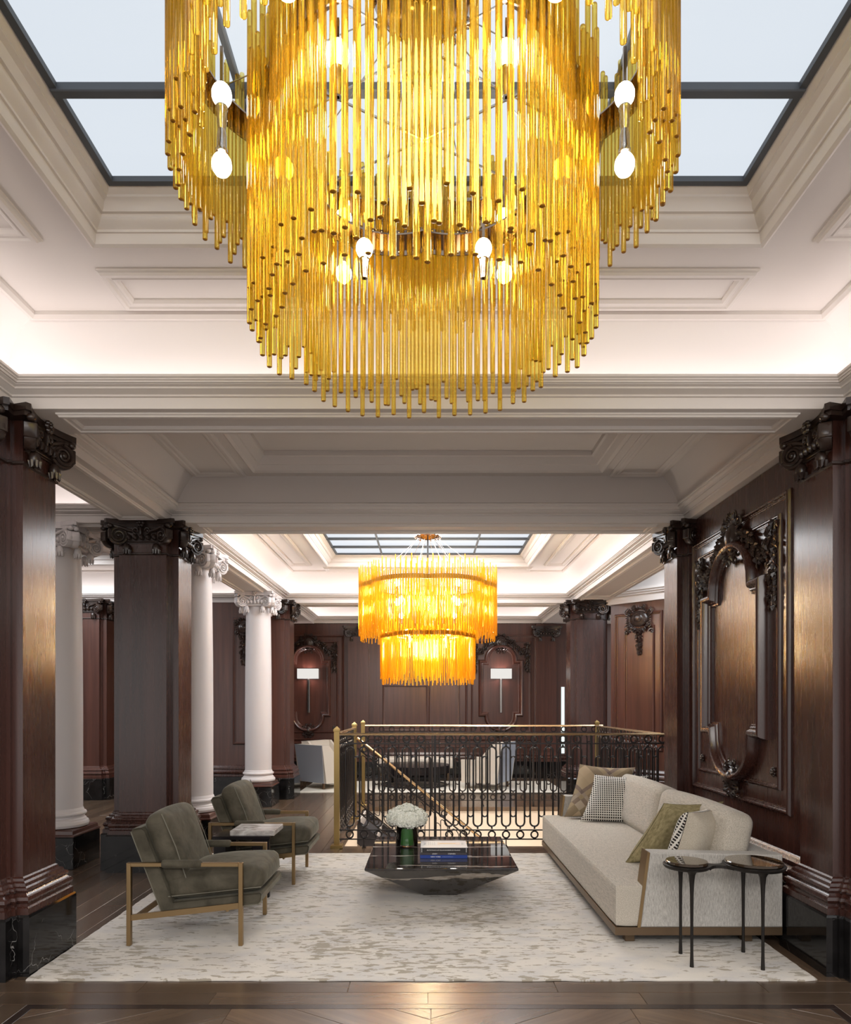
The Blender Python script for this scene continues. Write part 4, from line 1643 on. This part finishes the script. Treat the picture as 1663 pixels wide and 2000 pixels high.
vx, vy = -.172, 5.74
t = thing('vase', 'clear cylindrical glass vase on the coffee table left of the books', 'vase', (vx, vy, TZ))
MB().lathe([(.080, 0), (.088, .003), (.089, .01), (.089, .17), (.087, .172), (.0855, .17), (.0855, .014), (.03, .012)], 32, (vx, vy, TZ)).build('glass', M['clear'], t, False, 40)
t = thing('flower_bouquet', 'domed bunch of white hydrangeas standing in the glass vase', 'flowers', (vx, vy, TZ + .02))
q = MB()
for k in range(9):
    a0 = 2 * PI * k / 9
    P = [[((.0815 + .0025 * (k % 2)) * math.cos(a0 + s * .42), (.0815 + .0025 * (k % 2)) * math.sin(a0 + s * .42), z) for s in (-1, -.5, 0, .5, 1)] for z in (.016, .06, .11, .150)]
    q.rings(P, closed=False, M=Matrix.Translation((vx, vy, TZ)))
q.build('leaf_wrap', M['leaf'], t, False, 60)
rr = random.Random(8)


def hydrangea():
    q1, q2 = MB(), MB()
    n = 300
    for i in range(n):
        z = 1 - 2 * (i + .5) / n
        if z < -.55:
            continue
        ph = i * 2.39996
        s = math.sqrt(1 - z * z)
        d = Vector((s * math.cos(ph), s * math.sin(ph), z)).normalized()
        p = d * (.072 + rr.uniform(-.009, .012))
        u = d.orthogonal().normalized()
        v_ = d.cross(u)
        ro = rr.uniform(0, PI)
        u, v_ = u * math.cos(ro) + v_ * math.sin(ro), v_ * math.cos(ro) - u * math.sin(ro)
        tl = d * .006
        for (e, f) in ((u, v_), (v_, -u), (-u, -v_), (-v_, u)):
            k = .0135
            q1.add([tuple(p), tuple(p + e * k * .6 + f * k * .45 + tl * rr.random()), tuple(p + e * k * 1.2 + tl * rr.uniform(.3, 1.4)), tuple(p + e * k * .6 - f * k * .45 + tl * rr.random())], [(0, 1, 2), (0, 2, 3)])
    q1.ell((0, 0, 0), .066, .066, .066, 10, 7)
    return mk_mesh(q1, 'flower_head', M['petal'], 0)


hyd = [hydrangea() for _ in range(3)]
heads = [(0, 0, .27, 1.0), (.085, -.03, .235, 1.0), (-.085, -.025, .235, 1.05), (.03, -.085, .225, 1.0), (-.04, -.085, .22, .95), (.04, .08, .24, 1.0), (-.06, .07, .24, 1.0), (.1, .05, .22, .9), (-.105, .05, .215, .9)]
for i, (x, y, z, s) in enumerate(heads):
    o = link('flower_head', hyd[i % 3], t, (x, y, z - .02), (rr.uniform(-.4, .4), rr.uniform(-.4, .4), rr.uniform(0, 6)))
    o.scale = (s * .95,) * 3

# the three books
BX0, BX1, BY0, BY1 = -.055, .297, 5.25, 5.52


def text(nm, s, parent, loc, size, mat, rot=(PI / 2, 0, 0), align='LEFT', sx=1.0):
    c = bpy.data.curves.new(nm, 'FONT')
    c.body = s
    c.size = size
    c.align_x = align
    c.align_y = 'CENTER'
    c.extrude = .0002
    c.materials.append(mat)
    f = bpy.data.objects.new(nm, c)
    COL.objects.link(f)
    me = bpy.data.meshes.new_from_object(f.evaluated_get(bpy.context.evaluated_depsgraph_get()))
    bpy.data.objects.remove(f)
    o = link(nm, me, parent, loc, rot)
    return o


def book(label, z0, z1, dx0, dx1, dy0, cover, spine, top=None):
    cx, cy = (BX0 + BX1) / 2, (BY0 + BY1) / 2
    t = thing('book', label, 'book', (cx, cy, z0))
    x0, x1, y0, y1 = BX0 + dx0, BX1 + dx1, BY0 + dy0, BY1
    MB().bbox(x0 + .004, x1 - .004, y0 + .004, y1 - .004, z0 + .0025, z1 - .0025, .001).build('pages', M['paper'], t, False, 0)
    MB().bbox(x0, x1, y0 + .002, y1, z1 - .003, z1, .0008).build('front_cover', top or cover, t, False, 0)
    MB().bbox(x0, x1, y0 + .002, y1, z0, z0 + .003, .0008).build('back_cover', cover, t, False, 0)
    MB().bbox(x0, x1, y0, y0 + .004, z0 + .0004, z1 - .0004, .0012).build('spine', spine, t, False, 0)
    return t, x0 - cx, x1 - cx, y0 - cy, z1 - z0


b1, x0, x1, y0, h = book('blue book at the bottom of the stack on the coffee table', TZ, TZ + .026, -.004, .004, 0, M['spine_blue'], M['spine_blue'])
text('lettering', 'NEW YORK', b1, (-.10, y0 - .0006, h / 2), .0145, M['print_white'])
text('lettering', 'INTERIOR PORTRAITS', b1, (-.012, y0 - .0006, h / 2), .0085, M['print_blue'])
b2, x0, x1, y0, h = book('thin dark grey book in the middle of the stack', TZ + .026, TZ + .044, -.002, .0, .001, M['paper'], M['spine_grey'])
text('lettering', 'ANDY', b2, (-.088, y0 - .0006, h / 2), .014, M['print_white'])
text('lettering', 'STEPHEN', b2, (.032, y0 - .0006, h / 2), .014, M['print_white'])
b3, x0, x1, y0, h = book('thick white-covered book with black spine on top of the stack', TZ + .044, TZ + .082, .0, .006, .0, M['white_book'], M['ink_black'], M['white_book'])
text('lettering', 'ENTRYWAYS OF MILAN', b3, (-.128, y0 - .0006, h / 2), .0125, M['print_white'])
text('lettering', 'INGRESSI DI MILANO', b3, (.008, y0 - .0006, h / 2), .0125, M['print_white'])
for x in (x0 + .008, x1 - .012):
    MB().box(x, x + .003, y0 - .0006, y0, .003, h - .003).build('spine_stripe', M['print_white'], b3, True, 0, None) if False else link('spine_stripe', mk_mesh(MB().box(x, x + .003, y0 - .0006, y0, .003, h - .003), 'spine_stripe', M['print_white'], 0), b3)
for (a, c, d, e, m_) in ((-.03, .095, .005, .045, 'print_sand'), (-.045, -.03, -.03, .08, 'print_peach'), (.095, .13, -.02, .07, 'print_peach'), (-.115, -.055, -.04, .09, 'print_grey')):
    if m_ == 'print_grey':
        for k in range(4):
            link('cover_print', mk_mesh(MB().box(a + k * .015, a + k * .015 + .004, d, e, h, h + .0003), 'cover_print', M[m_], 0), b3)
    else:
        link('cover_print', mk_mesh(MB().box(a, c, d, e, h, h + .0003), 'cover_print', M[m_], 0), b3)
for x in (-.145, .15):
    text('cover_lettering', 'MILAN', b3, (x, .02, h + .0004), .026, M['print_grey'], (0, 0, PI / 2), 'CENTER')

# ================================================================ SOFA
t = thing('sofa', 'long low light grey tweed sofa along the right wall', 'sofa', (1.67, 5.61, RZ))
SX0, SX1, SY0, SY1 = 1.152, 2.183, 4.25, 6.98
for x in (1.24, 1.98):
    for y in (4.34, 6.80):
        MB().bbox(x, x + .06, y, y + .06, RZ, .085, .003).build('foot', M['bronze_dark'], t, False, 0)
MB().bbox(SX0, SX1, SY0, SY1, .08, .13, .002).build('plinth', M['bronze_dark'], t, False, 0)
q = soft_box(SX1 - SX0 - .0, SY1 - SY0, .26, .022, 10, .0, 1, .012)
o = link('seat', mk_mesh(q, 'seat', M['tweed_h'], 50), t, ((SX0 + SX1) / 2 - 1.67, 0.005, .26 - RZ))
for (y0, y1) in ((SY0 - .005, SY0 + .105), (SY1 - .105, SY1 + .005)):
    P = [(1.306, .131), (SX1, .131), (SX1, .575), (1.372, .592), (1.364, .588)]
    p2 = offset_poly(P, -.008)
    q = MB().rings([[(a, y0, c) for a, c in p2], [(a, y0 + .008, c) for a, c in P], [(a, y1 - .008, c) for a, c in P], [(a, y1, c) for a, c in p2]], True, True)
    q.build('arm', M['tweed_v'], t, False, 40)
    P = [(1.288, .131), (1.3065, .131), (1.3655, .590), (1.349, .595)]
    MB().poly(P, 'y', y0 - .003, y1 + .002).build('arm_trim', M['bronze'], t, False, 0)
q = MB().bbox(2.06, SX1 + .002, SY0 + .10, SY1 - .10, .131, .57, .015)
q.build('back', M['tweed_v'], t, False, 30)
for y0 in (4.385, 5.625):
    q = soft_box(.22, 1.225, .44, .07, 14, .03, .5)
    o = link('back_cushion', mk_mesh(q, 'back_cushion', M['tweed_h'], 60), t)
    o.matrix_local = Matrix.Translation((1.95 - 1.67, y0 + .6125 - 5.61, .595 - RZ)) @ Matrix.Rotation(math.radians(12), 4, 'Y')


def pillow_mesh(wd, ht, th, mat, mat2=None, shear=0.0, n=16):
    q = MB()
    for sg in (-1, 1):
        vs, fs = [], []
        for i in range(n + 1):
            for j in range(n + 1):
                u, v_ = -1 + 2 * i / n, -1 + 2 * j / n
                pin_u = 1 - .085 * (1 - v_ * v_)
                pin_v = 1 - .085 * (1 - u * u)
                e = max(0.0, (1 - u ** 4) * (1 - v_ ** 4))
                vs.append((u * wd / 2 * pin_u + shear * v_ * ht / 2, sg * (th / 2 * e ** .55 + .002), v_ * ht / 2 * pin_v))
        for i in range(n):
            for j in range(n):
                a, b2_, c, d = i * (n + 1) + j, (i + 1) * (n + 1) + j, (i + 1) * (n + 1) + j + 1, i * (n + 1) + j + 1
                fs.append((a, b2_, c, d) if sg < 0 else (d, c, b2_, a))
        q.add(vs, fs)
    me = q.mesh('cushion', smooth=60)
    me.materials.append(mat)
    if mat2 is not None:
        me.materials.append(mat2)
        nf = len(me.polygons) // 2
        for k, p in enumerate(me.polygons):
            if k < nf:
                p.material_index = 1
    return me


def pillow(label, loc, rot, wd, ht, th, mat, mat2=None, shear=0.0):
    o = link('throw_pillow', pillow_mesh(wd, ht, th, mat, mat2, shear), None, loc)
    rz, tilt, roll = (math.radians(a) for a in rot)
    o.rotation_mode = 'QUATERNION'
    o.rotation_quaternion = (Matrix.Rotation(rz, 3, 'Z') @ Matrix.Rotation(tilt, 3, 'X') @ Matrix.Rotation(roll, 3, 'Y')).to_quaternion()
    tag(o, label, 'pillow', 'throw pillows on the sofa')
    return o


pillow('plaid brown and tan pillow at the far end of the sofa', (1.685, 6.76, .645), (-6, -20, 3), .54, .54, .15, M['plaid'], None, .26)
pillow('black and cream woven pillow leaning on the plaid pillow', (1.77, 6.56, .605), (-12, -24, 0), .50, .475, .16, M['weave'], None, .30)
pillow('olive green linen pillow near the front arm of the sofa', (1.72, 4.83, .605), (12, 20, 0), .46, .47, .15, M['olive'], None, .45)
pillow('woven pillow with a plain beige back, right behind the near sofa arm', (1.78, 4.57, .60), (38, 14, 0), .46, .44, .22, M['weave'], M['beige'], .18)

# ================================================================ TWIN SIDE TABLE
t = thing('twin_side_table', 'twin round-topped black bronze side table in front of the sofa arm', 'table', (1.70, 4.02, RZ))
L1, L2_, R1, R2, HT = (1.506, 4.02), (1.897, 4.02), .128, .168, .572
for (c, r) in ((L1, R1), (L2_, R2)):
    MB().lathe([(r - .03, -.026), (r - .006, -.02), (r + .003, -.010), (r + .004, 0), (r - .004, .003), (r - .02, .003)], 40, (c[0], c[1], HT)).build('tray', M['black_bronze'], t, False, 40)
    MB().lathe([(r - .022, .003), (r - .014, .004), (r - .010, .008), (r - .010, .018), (r - .014, .022), (r - .03, .0225)], 40, (c[0], c[1], HT)).build('glass_top', M['smoke'], t, False, 40)
P = []
n = 10
xa, xb = L1[0] + R1 - .02, L2_[0] - R2 + .02
up, dn = [], []
for i in range(n + 1):
    f = i / n
    wv = .022 + .055 * (2 * abs(f - .5)) ** 2.4
    up.append((xa + (xb - xa) * f, 4.02 + wv))
    dn.append((xa + (xb - xa) * f, 4.02 - wv))
MB().poly(dn + up[::-1], 'z', HT - .020, HT - .002).build('bridge', M['black_bronze'], t, False, 0)
for (x, y) in ((1.498, 3.92), (1.511, 4.13), (1.88, 3.876), (1.897, 4.155)):
    q = MB().lathe([(.0115, 0), (.0105, .02), (.0085, .09), (.0085, .25), (.010, .40), (.0125, .47), (.018, .52), (.030, .545), (.045, .553)], 14, (x, y, RZ))
    q.build('leg', M['black_bronze'], t, False, 50)

# ================================================================ WALL LAMPS
def sconce(label, x):
    z = 2.13
    t = thing('wall_lamp', label, 'wall lamp', (x, BY, z), 0, 'wall lamps on the back wall')
    MB().bbox(x - .02, x + .02, BY - .045, BY - .0, 1.33, 2.04, .003).build('stem', M['chrome'], t, False, 0)
    MB().bbox(x - .05, x + .05, BY - .04, BY, 2.06, 2.20, .003).build('back_plate', M['chrome'], t, False, 0)
    q = MB()
    x0, x1, y0, y1, z0, z1, c = x - .21, x + .21, BY - .14, BY - .03, z - .10, z + .10, .004
    r1 = [(x0, y0), (x1, y0), (x1, y1), (x0, y1)]
    r2 = [(x0 + c, y0 + c), (x1 - c, y0 + c), (x1 - c, y1 - c), (x0 + c, y1 - c)]
    q.rings([[(a, b2_, z0) for a, b2_ in r1], [(a, b2_, z1) for a, b2_ in r1], [(a, b2_, z1) for a, b2_ in r2], [(a, b2_, z0) for a, b2_ in r2], [(a, b2_, z0) for a, b2_ in r1]])
    sh = q.build('shade', M['shade'], t, False, 0)
    point('sconce_up', (x, BY - .10, z + .05), 4.5, (1, .78, .75), .03)
    point('sconce_down', (x, BY - .10, z - .05), 3.0, (1, .78, .75), .03)


sconce('white box wall lamp in the left oval panel of the back wall', -2.45)
sconce('white box wall lamp in the right oval panel of the back wall', 1.50)

# ================================================================ FAR SEATING GROUP
def tub_chair(label, x, y, rz, s=1.0):
    t = thing('tub_chair', label, 'armchair', (x, y, RZ), rz, 'white tub chairs')
    link('seat', mk_mesh(soft_box(.60, .54, .30, .04, 8, .015, 1, .015), 'seat', M['leather_cream'], 60), t, (.06, 0, .28))

    def taper(x0, x1, y0, y1, z0, z1, fx0, fx1, fy0, fy1, mat, nm):
        q = MB().rings([[(x0, y0, z0), (x1, y0, z0), (x1, y1, z0), (x0, y1, z0)], [(x0 + fx0, y0 + fy0, z1), (x1 + fx1, y0 + fy0, z1), (x1 + fx1, y1 + fy1, z1), (x0 + fx0, y1 + fy1, z1)]], True, True)
        link(nm, mk_mesh(q, nm, mat, 0), t)
    taper(-.30, -.20, -.33, .33, .11, .80, -.10, -.06, -.06, .06, M['leather_cream'], 'back')
    taper(-.306, -.300, -.33, .33, .11, .80, -.10, -.10, -.06, .06, M['vinyl_blue'], 'back_panel')
    for sy in (-1, 1):
        y0, y1 = sorted((sy * .27, sy * .34))
        taper(-.20, .36, y0, y1, .11, .50, -.04, 0, sy * .02, sy * .02, M['leather_cream'], 'arm')
        q = MB().poly([(-.30, .11), (-.12, .11), (.02, .50), (-.24, .80), (-.40, .80)], 'y', sy * .335, sy * .395)
        link('wing', mk_mesh(q, 'wing', M['leather_cream'], 0), t)
    for sx in (-1, 1):
        for sy in (-1, 1):
            q = MB().bbox(sx * .26 - .02, sx * .26 + .02, sy * .27 - .02, sy * .27 + .02, 0, .125, .003)
            link('leg', mk_mesh(q, 'leg', M['bronze_dark'], 0), t)
    t.scale = (s, s, s)


tub_chair('white tub chair with blue-grey outside left of the near newel post', -1.86, 12.50, .85, .97)
tub_chair('white tub chair seen through the railing right of the far round table', 1.08, 12.40, PI - .45, 1.03)
tub_chair('white tub chair half hidden by the newel posts, behind the left one', -1.93, 13.56, -.5, .97)
t = thing('round_table', 'low round black table between the far tub chairs', 'table', (-.25, 12.75, RZ))
MB().lathe([(.58, 0), (.66, .004), (.66, .14), (.655, .145), (.60, .146)], 40, (-.25, 12.75, .25)).build('tabletop', M['black_lacquer'], t, False, 30)
MB().tube([(-.25 + .60 * math.cos(2 * PI * i / 40), 12.75 + .60 * math.sin(2 * PI * i / 40), .03) for i in range(40)], .012, 6, True).build('base_ring', M['black_lacquer'], t, False, 50)
for k in range(4):
    a = PI / 4 + PI / 2 * k
    MB().box(-.25 + .6 * math.cos(a) - .015, -.25 + .6 * math.cos(a) + .015, 12.75 + .6 * math.sin(a) - .015, 12.75 + .6 * math.sin(a) + .015, RZ, .26).build('leg', M['black_lacquer'], t, False, 0)
t = thing('bench', 'long low cream bench against the back wall behind the round table', 'bench', (-.25, 13.84, 0))
link('seat', mk_mesh(soft_box(1.5, .5, .22, .04, 8, .01, 1), 'seat', M['leather_cream'], 60), t, (0, 0, .34))
for sx in (-1, 1):
    for sy in (-1, 1):
        link('leg', mk_mesh(MB().bbox(sx * .66 - .025, sx * .66 + .025, sy * .18 - .025, sy * .18 + .025, 0, .24, .003), 'leg', M['bronze_dark'], 0), t)

# lamps of the building: daylight through the skylights, lower floor
